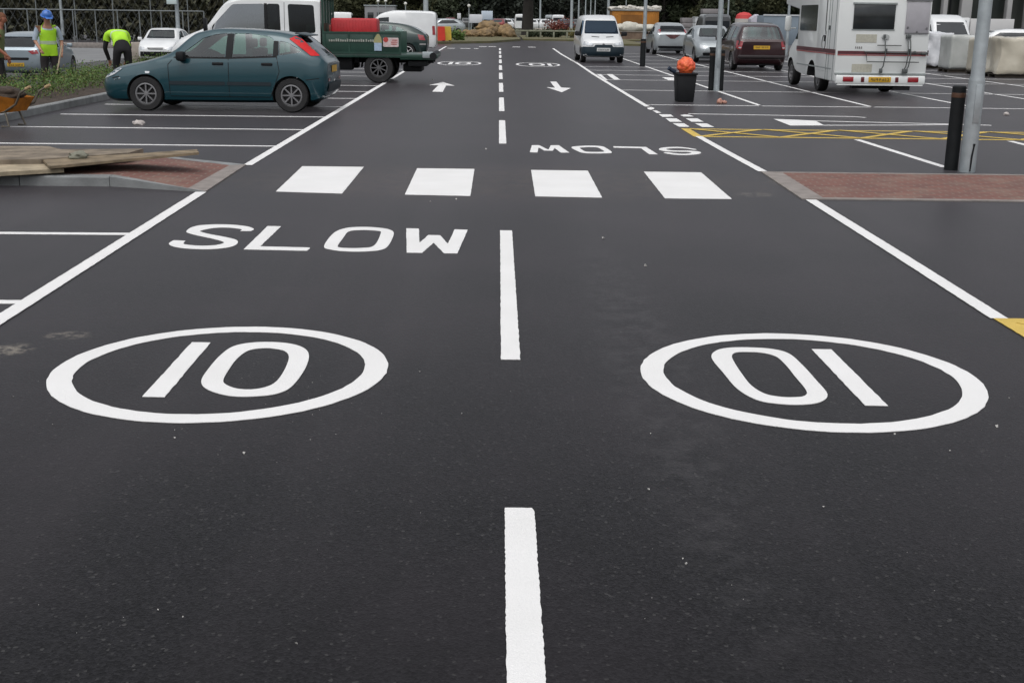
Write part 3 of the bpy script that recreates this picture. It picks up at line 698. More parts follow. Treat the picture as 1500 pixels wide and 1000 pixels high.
# ---- teal hatchback, side on
p_teal = carpaint('teal_metallic_paint', (.007, .052, .070), .2, .28)
sw = [[(.74, .955), (.60, 1.05), (.27, 1.285), (.02, 1.355), (-.17, 1.37), (-.13, .955)],
      [(-.25, .955), (-.28, 1.372), (-.62, 1.365), (-.92, 1.32), (-1.0, 1.25), (-.98, .985)],
      [(-1.09, 1.0), (-1.09, 1.25), (-1.24, 1.225), (-1.5, 1.085), (-1.45, 1.05)]]
pt = lambda q: [(x_-.13, z_) for x_, z_ in q]
t, body, bv = make_car('hatchback_car', 'teal five-door hatchback parked side on, its vertical red lamps up the rear pillar', 'car',
    hb(L=4.12, rearroof=-1.5, hx=.84, rx=.24), 4.12, p_teal, (-5.10, 22.72, 0), R_(177.6), (1.20, -1.43), .305, sidewins=[pt(q) for q in sw],
    windscreen=[(-.62, 1.0), (-.52, 1.36), (.52, 1.36), (.62, 1.0)], rearwin=[(-.64, .985), (-.52, 1.31), (.52, 1.31), (.64, .985)], wscut=(.3, 3), rwcut=(-3, -1.35), cab=(-1.75, 1.0), n=84, spokes=8, rim_r=.63)
for s in (1, -1):
    panel('tail_light', bv, pt([(-1.26, 1.29), (-1.36, 1.335), (-1.48, 1.28), (-1.8, 1.0), (-1.66, 1.0), (-1.5, 1.12)]), m_lensb, t, 'y', s, .012, .02, .06)
    panel('headlight', bv, [(1.62, .74), (1.9, .74), (2.04, .60), (1.98, .56), (1.78, .63)], m_lamp, t, 'y', s, .012, .03, .05)
    for p_ in ([(-.14, .96), (-.165, 1.365), (-.275, 1.368), (-.255, .96)], [(-.99, .985), (-.99, 1.25), (-1.08, 1.245), (-1.085, 1.0)]): panel('window_pillar', bv, pt(p_), m_black, t, 'y', s, .005, 0)
    panel('indicator', bv, [(1.10, .70), (1.19, .70), (1.18, .665), (1.11, .665)], m_lamp, t, 'y', s, .01, .01)
    for i, (x0, x1) in enumerate(((.75, -.25), (-.29, -1.08))):
        panel('rubbing_strip', bv, [(x0, .535), (x1, .535), (x1, .475), (x0, .475)], mat('teal_dark_trim', (.012, .022, .03), .5, noise=(8, .1)), t, 'y', s, .014, .015)
    d = seam(t, bv, pt([(.88, .30), (.9, .82), (.78, .955)]), s); seam(t, bv, pt([(-.19, .26), (-.19, .95), (-.225, 1.38)]), s); seam(t, bv, pt([(-.93, .28), (-1.02, .5), (-1.1, .72), (-1.05, 1.0)]), s); seam(t, bv, pt([(.88, .27), (-.93, .27)]), s)
    seam(t, bv, pt([(.78, .945), (-.2, .945), (-1.06, .98)]), s, wd=.03, name='window_trim')
    for x in (-.13, -1.01):
        b = MB(); y = s*.835; b.box((x, y, .845), (.2, .045, .05), ch=.015); b.build('door_handle', m_black, t)
    seam(t, bv, [(1.68, .60), (2.03, .52)], s, wd=.02, name='bumper_seam'); seam(t, bv, [(-1.7, .58), (-2.04, .62)], s, wd=.014, name='bumper_seam')
    mirror_part(t, .5, s*.80, .97, s, m_black, 1.25)
panel('tail_light', bv, [(-.62, .60), (-.45, .60), (-.45, .55), (-.62, .55)], m_lens, t, 'x', -1, .012, .01)
panel('tail_light', bv, [(.62, .60), (.45, .60), (.45, .55), (.62, .55)], m_lens, t, 'x', -1, .012, .01)
panel('number_plate', bv, [(-.26, .82), (.26, .82), (.26, .70), (-.26, .70)], m_plateY, t, 'x', -1, .012, .01)
plate_marks(t, -2.06, 0, .76, .5, .11, -1)
panel('rear_bumper', bv, [(-.62, .52), (.62, .52), (.62, .36), (-.62, .36)], mat('teal_dark_trim', (.02, .03, .035), .5), t, 'x', -1, .02, .03)
b = MB(); b.tube([(-.62, .5, 1.47), (-.95, .62, 1.62)], .006, 6); 
b = MB(); b.box(None, (.26, .9, .022), ch=.01, M=Matrix.Translation((-1.58, 0, 1.36)) @ Matrix.Rotation(-.16, 4, 'Y')); b.build('roof_spoiler', mat('dark_teal_trim', (.02, .04, .05), .4, noise=(9, .1)), t)

# ---- white crew cab truck with green drop-side body
p_white = carpaint('white_van_paint', (.74, .76, .77), 0, .35)
p_green = mat('dark_green_bodywork', (.012, .048, .034), .45, noise=(3, .2), coat=.3)
tk = thing('tipper_truck', 'white crew cab truck with a dark green drop-side body and a red tank', 'truck', (-3.12, 32.92, 0), R_(180))
cvt = dict(zb=[(1.5, .5), (5.0, .42), (5.3, .45), (5.42, .6)], zl=[(1.5, 1.2), (4.3, 1.18), (4.75, 1.1), (5.2, .95), (5.42, .8)],
           zt=[(1.5, 2.1), (1.55, 2.13), (3.4, 2.15), (3.85, 2.06), (4.58, 1.33), (4.9, 1.2), (5.3, 1.0), (5.42, .84)],
           w=[(1.5, .95), (1.6, .98), (4.8, .98), (5.25, .88), (5.42, .72)], wl=[(1.5, .94), (4.6, .95), (5.25, .83), (5.42, .66)], wt=[(1.5, .89), (3.85, .87), (4.58, .87), (5.2, .74), (5.42, .6)])
c = {k: pchip(v) for k, v in cvt.items()}
me = loft(np.linspace(1.5, 5.42, 60), c); bvk = bvh_of(me); cab = obj('cab', me, p_white, tk)
b = MB()
for s in (-1, 1): b.lathe([(.43, -.25), (.43, .25)], 28, Matrix.Translation((4.35, s*.85, .36)) @ Matrix.Rotation(PI/2, 4, 'X'))
cut(cab, b.mesh(), m_dark)
ci = dict(c); ci['zb'] = lambda x: .7
cut(cab, loft(np.linspace(1.6, 4.55, 24), ci, .06), m_dark)
swk = [[(1.62, 1.24), (1.66, 1.94), (2.33, 1.96), (2.30, 1.24)], [(2.52, 1.24), (2.54, 1.96), (2.87, 1.96), (2.87, 1.24)], [(2.93, 1.24), (2.93, 1.96), (3.75, 1.94), (4.30, 1.38), (4.30, 1.24)]]
b = MB()
for p in swk: b.prism(roundpoly(p, .07), -1.6, 1.6, 'y')
cut(cab, b.mesh(), m_black)
wsk = [(-.74, 1.36), (-.68, 2.0), (.68, 2.0), (.74, 1.36)]
cut(cab, MB().prism(roundpoly(wsk, .06), 3.6, 7, 'x').mesh(), m_black)
cab.data.shade_smooth(); cab.data.set_sharp_from_angle(angle=R_(34))
for p in swk:
    for s in (1, -1): panel('side_window', bvk, p, m_glassd if p[0][0] < 2.9 else glassmat('raised_sky_sheen_glass', (.6, .66, .66), .5, base=.2), tk, 'y', s, -.008, .05)  # front pane is lightened, its raised reflection standing in for sky glare
for s in (1, -1): panel('window_pillar', bvk, [(2.86, 1.22), (2.86, 1.97), (2.94, 1.97), (2.94, 1.22)], m_black, tk, 'y', s, .004, 0)
panel('windscreen', bvk, wsk, glassmat('pale_windscreen', (.8, .85, .85), .75), tk, 'x', 1, -.008, .06)
for s in (1, -1):
    seam(tk, bvk, [(2.42, .55), (2.42, 2.0)], s); seam(tk, bvk, [(4.42, .75), (4.42, 1.2)], s)
    b = MB(); b.box((4.42, s*1.1, 1.42), (.08, .2, .34), ch=.03); b.box((4.45, s*.99, 1.3), (.05, .12, .05)); b.build('door_mirror', m_black, tk)
    b = MB(); b.box((2.5, s*.985, 1.05), (.2, .04, .05), ch=.012); b.build('door_handle', m_black, tk)
for x, y in ((2.2, .35), (2.2, -.35), (3.4, .4), (3.4, -.4)):
    b = MB(); b.box(None, (.14, .5, .7), ch=.05, M=Matrix.Translation((x, y, 1.15)) @ Matrix.Rotation(-.15, 4, 'Y')); b.box((x-.05, y, 1.6), (.1, .28, .2), ch=.04); b.build('seat', m_seat, tk)
b = MB(); b.box((3.2, 0, 2.15), (.12, 1.2, .05), ch=.015); b.build('roof_bar', m_black, tk); b = MB(); b.box((2.4, .2, 2.17), (.09, .12, .1), ch=.03); b.build('roof_lamp', m_black, tk)
# body
for s in (-1, 1):
    b = MB(); b.box((.42, s*1.03, 1.01), (2.02, .035, .56), ch=.008)
    for x in (-.56, .1, .75, 1.38): b.box((x, s*1.052, 1.01), (.05, .02, .54))
    b.box((.42, s*1.055, 1.265), (2.0, .02, .045)); b.box((.42, s*1.055, .76), (2.0, .02, .05))
    sd_ = b.build('side_panel', p_green, tk)
b = MB(); b.box((-.05, 0, .69), (2.94, 2.1, .09), ch=.01); b.build('bed_floor', p_green, tk)
b = MB(); b.box((1.42, 0, 1.12), (.05, 2.06, .74)); 
for y in (-1.0, -.5, 0, .5, 1.0): b.box((1.42, y, 1.58), (.055, .05, 1.1))
b.box((1.42, 0, 2.12), (.06, 2.06, .06)); b.build('headboard', p_green, tk)
b = MB(); b.box((-1.02, 0, .665), (.92, 2.06, .13), ch=.015); b.build('tailgate', p_green, tk, label='green tailgate lowered flat behind the bed')
b = MB(); b.tube([(-1.42, -1.12, .7), (-1.42, 1.12, .7)], .09, 16); b.build('tail_roller', m_black, tk); b = MB(); b.box((-1.28, 1.07, .73), (.28, .05, .16), ch=.02); b.build('tail_lamp_bracket', m_steel, tk)
b = MB()
for s in (-1, 1): b.box((1.4, s*.42, .58), (5.6, .09, .16))
for x in (-1.1, -.3, .6, 1.3): b.box((x, 0, .56), (.12, 1.4, .12))
b.box((.95, -.55, .5), (.55, .4, .36), ch=.04); b.box((.95, .6, .48), (.5, .35, .34), ch=.04); b.box((-1.0, 0, .5), (.5, 1.8, .14), ch=.02); b.box((-.85, .1, .38), (.5, 1.0, .2), ch=.03)
b.tube([(0, -.8, .38), (0, .8, .38)], .07, 12); b.build('chassis', m_black, tk)
for s in (1, -1):
    b = MB(); pts = [(.46*math.cos(a), s*.78, .39+.47*math.sin(a)) for a in [PI*k/16 for k in range(17)]]; vs = []
    for q in pts: vs += [(q[0], q[1]-.28, q[2]), (q[0], q[1]+.27, q[2])]
    b.add(vs, [(2*i, 2*i+1, 2*i+3, 2*i+2) for i in range(16)]); b.build('mudguard', m_black, tk, smooth=60)
for s in (1, -1):
    wheel(tk, 0, s*.90, .385, .23, s, mat('grey_steel_wheel', (.10, .10, .105), .6, .2, noise=(12, .2)), 9, .6); wheel(tk, 0, s*.62, .385, .2, s, None, 5, .6)
    wheel(tk, 4.35, s*.86, .35, .22, s, None, 9, .6)
def deco(b, u0, u1, z0, z1, y): b.box(((u0+u1)/2, y, (z0+z1)/2), (abs(u1-u0), .006, z1-z0))
ys = 1.068
b = MB()                       # cream lettering too blurred in the photo to spell: two long words and a short one
for (a, e) in ((1.27, .78), (.74, .38), (.32, .14)):
    x = a
    while x > e:
        hgt = random.choice((.05, .058, .07)); deco(b, x, x-.036, 1.04, 1.04+hgt, ys); 
        if random.random() < .6: deco(b, x-.008, x-.05, 1.04+hgt*.45, 1.04+hgt*.6, ys+.001)
        x -= .058
b.build('side_lettering', mat('cream_lettering', (.33, .35, .31), .6, noise=(20, .3)), sd_, smooth=None)
b = MB(); deco(b, .10, -.09, .82, 1.02, ys); s1 = b.build('sign_plate', mat('pale_blue_sticker', (.36, .47, .62), .5, noise=(14, .1)), sd_, smooth=None)
b = MB(); b.prism([(.115, 1.02), (.09, 1.14), (.02, 1.24), (-.03, 1.24), (-.085, 1.14), (-.10, 1.02)], ys-.002, ys+.004, 'y'); b.build('sign_plate', mat('tan_sticker', (.42, .33, .14), .6, noise=(14, .3), col2=(.3, .36, .2)), sd_, smooth=None)
b = MB(); b.prism(roundpoly([(-.13, .92), (-.13, 1.15), (-.53, 1.15), (-.53, .92)], .03), ys-.002, ys+.004, 'y'); s2 = b.build('sign_plate', mat('pink_white_sign', (.62, .5, .5), .5, noise=(16, .15)), sd_, smooth=None)
b = MB(); b.lathe([(.001, .004), (.065, .003), (.065, 0)], 18, Matrix.Translation((-.2, ys+.005, 1.1)) @ Matrix.Rotation(-PI/2, 4, 'X'))
for (a, e, z) in ((-.36, -.5, 1.08), (-.33, -.5, 1.03), (-.34, -.48, .98)): deco(b, a, e, z, z+.02, ys+.006)
b.build('sign_emblem', mat('sign_red', (.45, .06, .05), .5, noise=(16, .15)), s2, smooth=None)
# the red tank standing in the truck bed
m_red = mat('red_plastic_tank', (.46, .022, .028), .42, noise=(5, .12))
rt = thing('fuel_tank', 'long red ribbed tank lying in the green truck bed', 'tank', (-3.78, 32.6, .735))
b = MB(); b.box((0, 0, .58), (1.22, .72, .62), ch=.07)
for i in range(13): b.box((-.5+.078*i, 0, .58), (.022, .742, .54), ch=.008)
b.build('tank_body', m_red, rt)
b = MB()
for x in (-.4, 0, .4): b.box((x, 0, .13), (.12, .66, .26))
b.build('cradle', m_dark, rt)
b = MB(); b.box((-.64, 0, .62), (.09, .3, .18), ch=.03); b.build('end_cap', mat('faded_red_plastic', (.55, .16, .13), .5, noise=(9, .15)), rt)

# ---- grey hatch, rear view, beyond the planted bed
p_silverblue = carpaint('silver_blue_paint', (.34, .41, .46), .45, .3)
p_silver = carpaint('silver_paint', (.44, .48, .50), .5, .3)
gl = dict(sidewins=[[(.80, .93), (.25, 1.26), (-.1, 1.33), (-.1, .93)], [(-.2, .93), (-.22, 1.33), (-.8, 1.28), (-1.1, 1.14), (-1.05, .96)]],
          windscreen=[(-.6, 1.0), (-.5, 1.34), (.5, 1.34), (.6, 1.0)], wscut=(.3, 3), cab=(-1.6, 1.0))
t, body, bv = make_car('hatchback_car', 'silver-blue hatchback seen from behind beyond the shrubs, yellow rear plate', 'car', hb(L=3.95, zroof=1.43, W=.86, rearroof=-1.38, tailz=.9),
    3.95, p_silverblue, (-15.1, 40.2, -.35), R_(93), (1.22, -1.26), .3, rearwin=[(-.6, .97), (-.5, 1.28), (.5, 1.28), (.6, .97)], rwcut=(-3, -1.3), glass=m_glassd, **gl)
for s in (1, -1):
    panel('tail_light', bv, [(s*.40, .86), (s*.66, .90), (s*.72, .78), (s*.52, .76)], m_lens, t, 'x', -1, .012, .02)
    panel('tail_light', bv, [(-1.7, .86), (-1.9, .86), (-1.93, .76), (-1.78, .76)], m_lens, t, 'y', s, .012, .02)
    mirror_part(t, .7, s*.82, .98, s, p_silverblue)
panel('rear_trim', bv, [(-.42, .66), (.42, .66), (.40, .58), (-.40, .58)], m_black, t, 'x', -1, .008, .03)
panel('number_plate', bv, [(-.26, .50), (.26, .50), (.26, .385), (-.26, .385)], m_plateY, t, 'x', -1, .014, .01); plate_marks(t, -1.985, 0, .44, .5, .1, -1)

# ---- white car facing us behind the fence posts
t, body, bv = make_car('hatchback_car', 'small white car facing the camera on the lower road, behind the teal car bonnet', 'car', hb(L=3.8, zroof=1.42, W=.84, nose=.62, hood=.9),
    3.8, p_white, (-14.35, 53.2, -.35), R_(-88), (1.2, -1.2), .29, rearwin=[(-.55, 1.0), (-.45, 1.28), (.45, 1.28), (.55, 1.0)], rwcut=(-3, -1.3), glass=m_glass, **{**gl, 'cab': (-1.5, 1.0)})
for s in (1, -1):
    panel('headlight', bv, [(s*.45, .66), (s*.68, .68), (s*.70, .56), (s*.48, .54)], m_lamp, t, 'x', 1, .012, .03); mirror_part(t, .72, s*.82, .98, s, p_white)
panel('front_bumper', bv, [(-.66, .48), (.66, .48), (.66, .28), (-.66, .28)], m_black, t, 'x', 1, .012, .03); panel('grille', bv, [(-.34, .64), (.34, .64), (.3, .57), (-.3, .57)], m_black, t, 'x', 1, .01, .02)

# ---- dark green hatch beyond the truck
p_dgreen = carpaint('bottle_green_paint', (.012, .032, .030), .3, .3)
t, body, bv = make_car('hatchback_car', 'very dark green hatchback parked just beyond the truck tail', 'car', hb(L=4.1, zroof=1.45, W=.86, rearroof=-1.25, tailz=.92),
    4.1, p_dgreen, (-4.95, 50.6, 0), R_(180), (1.3, -1.27), .3, rearwin=[(-.58, .99), (-.46, 1.3), (.46, 1.3), (.58, .99)], rwcut=(-3, -1.25), glass=m_glass, rims=mat('bright_alloy', (.6, .6, .6), .3, .5, noise=(12, .1)), spokes=5, **{**gl, 'cab': (-1.7, 1.0)})
for s in (1, -1):
    panel('tail_light', bv, [(-1.66, .98), (-1.9, .94), (-1.99, .74), (-1.74, .76)], m_lens, t, 'y', s, .012, .03); mirror_part(t, .72, s*.82, .98, s, p_dgreen)
    panel('bumper_strip', bv, [(-1.75, .62), (-2.0, .62), (-2.0, .56), (-1.75, .56)], mat('grey_trim', (.3, .3, .3), .5, noise=(9, .1)), t, 'y', s, .012, .01)
# ---- white panel van beyond it
def vanc(L=4.2, zroof=1.88, W=.86, nose=.72, hx=1.05, rx=.35, wt=.68):
    h = L/2
    return dict(zb=[(-h, .36), (-h+.1, .26), (h-.3, .22), (h-.08, .26), (h, .38)], zl=[(-h, 1.02), (0, 1.02), (hx, .98), (h-.4, .86), (h-.08, nose), (h, nose-.08)],
                zt=[(-h, zroof-.16), (-h+.05, zroof-.08), (-h+.3, zroof-.02), (-.3, zroof), (rx, zroof-.14), (hx+.1, 1.12), (h-.35, .95), (h-.08, nose+.08), (h, nose-.02)],
                w=[(-h, W-.06), (-h+.1, W-.01), (h-.6, W), (h-.25, W-.04), (h-.06, W-.14), (h, W-.26)], wl=[(-h, W-.08), (-h+.1, W-.03), (hx, W-.05), (h-.3, W-.1), (h-.06, W-.2), (h, W-.32)],
                wt=[(-h, wt+.04), (-h+.1, wt+.08), (rx, wt+.03), (hx+.1, W-.14), (h-.3, W-.18), (h, W-.38)])
t, body, bv = make_car('panel_van', 'white windowless panel van with rounded roof behind the dark green car', 'van', vanc(4.3, 1.93), 4.3, p_white, (-5.05, 57.6, 0), R_(180), (1.35, -1.3), .31,
    sidewins=[[(1.0, 1.08), (.45, 1.58), (.0, 1.62), (.0, 1.06)]], windscreen=[(-.62, 1.16), (-.56, 1.66), (.56, 1.66), (.62, 1.16)], wscut=(.3, 3), cab=(-.6, 1.0), glass=m_glassd)
for s in (1, -1): panel('tail_light', bv, [(-1.98, 1.25), (-2.1, 1.25), (-2.13, .85), (-2.0, .85)], m_lens, t, 'y', s, .012, .02)

# ---- small white van facing us
p_navy = mat('navy_plastic_bumper', (.014, .03, .042), .5, noise=(5, .15))
Xv = XatY(882.5, 47.6)
t, body, bv = make_car('panel_van', 'small white van with dark bumper facing the camera in the bay beside the aisle', 'van', vanc(4.25, 1.82, .85, .78, 1.15, .5, .62), 4.25, p_white, (Xv, 49.7, 0), R_(-89), (1.42, -1.3), .3,
    sidewins=[[(1.05, 1.06), (.55, 1.58), (.05, 1.6), (.05, 1.04)]], windscreen=[(-.68, 1.1), (-.6, 1.6), (.6, 1.6), (.68, 1.1)], wscut=(.3, 3), cab=(-.6, 1.08), glass=glassmat('sky_reflection_tinted_windscreen', (.26, .42, .62), .42, base=.02, tint=(.5, .72, 1)))  # blue sky reflection is painted into the glass colour and gloss tint
panel('front_bumper', bv, [(-.80, .62), (-.36, .62), (-.33, .7), (.33, .7), (.36, .62), (.80, .62), (.72, .27), (-.72, .27)], p_navy, t, 'x', 1, .02, .04)
for s in (1, -1):
    panel('front_bumper', bv, [(2.05, .6), (1.75, .6), (1.75, .27), (2.05, .27)], p_navy, t, 'y', s, .02, .03)
    panel('headlight', bv, [(s*.40, .66), (s*.40, .76), (s*.74, .82), (s*.79, .68)], m_lamp, t, 'x', 1, .016, .03)
    mirror_part(t, .95, s*.80, 1.1, s, m_black, 1.35); panel('bonnet_vent', bv, [(s*.12+.0, .99), (s*.42, 1.01), (s*.44, .985), (s*.14, .965)], m_black, t, 'x', 1, .006, .01)
panel('number_plate', bv, [(-.26, .58), (.26, .58), (.26, .45), (-.26, .45)], m_plateW, t, 'x', 1, .03, .01); plate_marks(t, 2.17, 0, .515, .5, .1, 1)
b = MB(); b.lathe([(.001, .01), (.05, .008), (.05, 0)], 16, Matrix.Translation((2.12, 0, .70)) @ Matrix.Rotation(PI/2, 4, 'Y')); b.build('badge', m_alloy, t)
b = MB(); b.tube([(.1, 0, 1.81), (-.02, 0, 1.92)], .012, 6); b.build('aerial', m_black, t)

# ---- silver hatch, rear, far right of aisle
Xs = XatY(985, 59.5)
t, body, bv = make_car('hatchback_car', 'silver hatchback seen from behind, wedge-shaped badge panel, beyond the narrow post', 'car', hb(L=4.2, zroof=1.52, W=.9, rearroof=-1.35, tailz=.98, wt=.63),
    4.2, p_silver, (Xs, 61.6, 0), R_(90), (1.3, -1.3), .31, rearwin=[(-.64, 1.08), (-.54, 1.36), (.54, 1.36), (.64, 1.08)], rwcut=(-3, -1.3), glass=m_glassd, **gl)
for s in (1, -1):
    panel('tail_light', bv, [(s*.66, 1.2), (s*.56, 1.2), (s*.6, 1.04), (s*.74, 1.04)], m_lens, t, 'x', -1, .012, .02); mirror_part(t, .75, s*.86, 1.0, s, m_black)
panel('badge_panel', bv, [(-.38, .96), (.38, .96), (.1, .76), (-.1, .76)], mat('smoky_red_panel', (.12, .05, .05), .3, noise=(6, .4)), t, 'x', -1, .012, .02)
panel('rear_bumper', bv, [(-.7, .42), (.7, .42), (.66, .3), (-.66, .3)], m_black, t, 'x', -1, .012, .03)

# ---- silver car facing us behind the post
Xs = XatY(1052, 49.2)
t, body, bv = make_car('hatchback_car', 'silver car facing the camera, half hidden by a lamp post and its guards', 'car', hb(L=4.1, zroof=1.46, W=.86, nose=.62, hood=.88),
    4.1, p_silver, (Xs, 51.4, 0), R_(-90), (1.3, -1.3), .3, rearwin=[(-.55, 1.0), (-.45, 1.3), (.45, 1.3), (.55, 1.0)], rwcut=(-3, -1.3), **gl)
for s in (1, -1):
    panel('headlight', bv, [(s*.42, .66), (s*.70, .70), (s*.70, .56), (s*.46, .54)], m_lamp, t, 'x', 1, .012, .04); mirror_part(t, .72, s*.84, .99, s, p_silver, 1.3)
    seam(t, bv, [(.95, .3), (.95, .9)], s)
panel('grille', bv, [(-.34, .62), (.34, .62), (.3, .5), (-.3, .5)], m_black, t, 'x', 1, .012, .03); panel('front_bumper', bv, [(-.6, .4), (.6, .4), (.56, .28), (-.56, .28)], m_black, t, 'x', 1, .012, .03)

# ---- dark maroon people carrier, rear
p_maroon = carpaint('dark_maroon_paint', (.032, .010, .013), .25, .33)
Xs = XatY(1115, 41.9)
t, body, bv = make_car('people_carrier', 'dark maroon people carrier seen from behind beside the motorhome', 'car', hb(L=4.2, zroof=1.62, W=.91, rearroof=-1.75, tailz=1.0, belt=1.0, wt=.66, hx=1.15, cowl=1.06, rx=.5),
    4.2, p_maroon, (Xs, 44.0, 0), R_(90), (1.35, -1.3), .31, sidewins=[[(.95, .98), (.42, 1.42), (-.05, 1.49), (-.05, .99)], [(-.15, .99), (-.17, 1.49), (-.85, 1.48), (-.85, 1.0)], [(-.95, 1.02), (-.95, 1.48), (-1.5, 1.44), (-1.7, 1.1)]],
    windscreen=[(-.64, 1.08), (-.54, 1.5), (.54, 1.5), (.64, 1.08)], wscut=(.4, 3), rearwin=[(-.68, 1.06), (-.58, 1.47), (.58, 1.47), (.68, 1.06)], rwcut=(-3, -1.4), cab=(-1.85, 1.15))
for s in (1, -1):
    panel('tail_light', bv, [(s*.64, .99), (s*.82, 1.0), (s*.84, .74), (s*.70, .72)], m_lens, t, 'x', -1, .014, .03); panel('tail_light', bv, [(-1.9, 1.02), (-2.03, 1.0), (-2.05, .76), (-1.95, .76)], m_lens, t, 'y', s, .012, .03)
    panel('reversing_lamp', bv, [(s*.70, .80), (s*.79, .80), (s*.79, .76), (s*.71, .76)], m_lamp, t, 'x', -1, .02, .01); mirror_part(t, .9, s*.86, 1.04, s, p_maroon, 1.2)
panel('number_plate', bv, [(-.28, .85), (.28, .85), (.28, .73), (-.28, .73)], m_plateY, t, 'x', -1, .014, .01); plate_marks(t, -2.11, .0, .79, .52, .11, -1)
b = MB(); b.box((-2.09, 0, .48), (.14, 1.6, .12), ch=.04); b.build('rear_bumper', mat('maroon_trim', (.02, .013, .015), .5, noise=(8, .2)), t)
b = MB(); b.box((-1.9, 0, .24), (.2, 1.0, .1), ch=.03); b.build('exhaust_box', m_black, t)

# ---- motorhome
p_mh = mat('white_motorhome_panel', (.80, .825, .82), .4, noise=(1.5, .03), coat=.3)
mh = thing('motorhome', 'white coachbuilt motorhome with a maroon stripe and a bicycle rack on its back', 'motorhome', (8.90, 28.45, 0), R_(90))   # local +x is away
b = MB(); b.prism([(0, .33), (0, 2.62), (.12, 2.74), (4.7, 2.74), (5.25, 2.6), (5.3, 2.12), (3.75, 1.98), (3.75, .42), (3.0, .36)], -1.08, 1.08, 'y', ch=.05)
bo = b.build('body', p_mh, mh)
b = MB()
for s in (-1, 1): b.lathe([(.42, -.3), (.42, .3)], 28, Matrix.Translation((2.1, s*.98, .34)) @ Matrix.Rotation(PI/2, 4, 'X'))
cut(bo, b.mesh(), m_dark); bo.data.shade_smooth(); bo.data.set_sharp_from_angle(angle=R_(34))
cvc = dict(zb=[(3.7, .4), (5.6, .36), (5.75, .5)], zl=[(3.7, 1.2), (4.7, 1.18), (5.3, .98), (5.75, .78)], zt=[(3.7, 1.98), (4.35, 1.96), (4.95, 1.3), (5.4, 1.08), (5.75, .82)],
           w=[(3.7, .94), (5.2, .93), (5.6, .84), (5.75, .68)], wl=[(3.7, .92), (5.2, .88), (5.6, .78), (5.75, .6)], wt=[(3.7, .8), (4.35, .78), (4.95, .8), (5.75, .5)])
c = {k: pchip(v) for k, v in cvc.items()}; me = loft(np.linspace(3.7, 5.75, 36), c); bvm = bvh_of(me); cb = obj('cab', me, p_mh, mh)
b = MB()
for s in (-1, 1): b.lathe([(.40, -.25), (.40, .25)], 28, Matrix.Translation((4.95, s*.85, .34)) @ Matrix.Rotation(PI/2, 4, 'X'))
cut(cb, b.mesh(), m_dark); cb.data.shade_smooth(); cb.data.set_sharp_from_angle(angle=R_(34))
for s in (1, -1):
    panel('cab_window', bvm, [(3.85, 1.22), (3.85, 1.86), (4.3, 1.84), (4.75, 1.3), (4.75, 1.22)], m_glassd, mh, 'y', s, .005, .04)
    panel('headlight', bvm, [(5.25, .92), (5.25, .74), (5.62, .66), (5.6, .80)], m_lamp, mh, 'y', s, .01, .03)
    b = MB(); b.box((4.72, s*1.12, 1.62), (.10, .17, .40), ch=.05); b.tube([(4.75, s*.9, 1.5), (4.73, s*1.08, 1.5)], .02, 6); b.build('door_mirror', p_mh, mh)
panel('windscreen', bvm, [(-.7, 1.34), (-.64, 1.9), (.64, 1.9), (.7, 1.34)], m_glassd, mh, 'x', 1, .004, .05)
for s in (1, -1):
    wheel(mh, 4.95, s*.80, .335, .21, s, None, 6, .62); wheel(mh, 2.1, s*.80, .335, .22, s, None, 6, .62)
m_mar = mat('maroon_stripe', (.10, .022, .03), .45, noise=(9, .15)); m_redst = mat('red_stripe', (.42, .07, .07), .45, noise=(9, .1))
b = MB()
b.box((-.003, 0, 1.0), (.006, 2.06, .075)); b.box((1.87, 1.092, 1.02), (3.7, .006, .09)); b.box((1.87, -1.092, 1.02), (3.7, .006, .09)); b.build('side_stripe', m_mar, mh, smooth=None)
b = MB(); b.box((-.004, 0, .945), (.008, 2.06, .022)); b.box((1.87, 1.092, .955), (3.7, .008, .022)); b.box((1.87, -1.092, .955), (3.7, .008, .022)); b.build('thin_stripe', m_redst, mh, smooth=None)
m_mhg = mat('acrylic_window', (.022, .026, .028), .12, coat=.3, noise=(3, .3)); m_gry = mat('grey_trim_strip', (.30, .33, .33), .5, noise=(9, .1)); m_lgr = mat('grey_locker_door', (.40, .39, .42), .5, noise=(6, .06))
# rear face: y>0 is the left side
b = MB(); b.box((-.012, .25, 1.80), (.03, .96, .54), ch=.012); wn = b.build('rear_window', m_mhg, mh)
b = MB(); b.box((-.02, .25, 2.10), (.04, 1.02, .05), ch=.012); b.box((-.005, .25, 1.515), (.012, 1.0, .03)); b.build('window_frame', m_gry, wn)
b = MB(); b.box((-.012, -.76, 1.80), (.028, .55, .70), ch=.012); lk = b.build('locker_door', m_lgr, mh)
b = MB()
for (y, z) in ((-.54, 1.58), (-.98, 1.56), (-.76, 1.48)): b.box((-.03, y, z), (.02, .045, .05), ch=.008)
b.box((-.03, -.76, 2.18), (.03, .6, .04), ch=.01); b.box((-.026, -.76, 1.45), (.01, .55, .025)); b.build('locker_catch', mat('grey_catch', (.16, .16, .17), .5, noise=(9, .1)), lk)
for y_, z_, w_ in ((.39, 1.32, .48), (.44, .65, .47)): b = MB(); b.box((-.004, y_, z_), (.008, w_, .185)); b.build('sticker', mat('faded_beige_sticker', (.46, .45, .38), .7, noise=(25, .1)), mh, smooth=None)
b = MB()
for i in range(4): b.box((-.005, .62-.045*i, 1.115), (.008, .024, .05))
b.build('small_lettering', mat('grey_lettering', (.25, .25, .25), .6, noise=(20, .1)), mh, smooth=None)
b = MB()
for i in range(5): b.box((-.005, -.62-.075*i, 2.28), (.008, .045, .11))
b.build('roof_lettering', mat('grey_lettering', (.25, .25, .25), .6), mh, smooth=None)
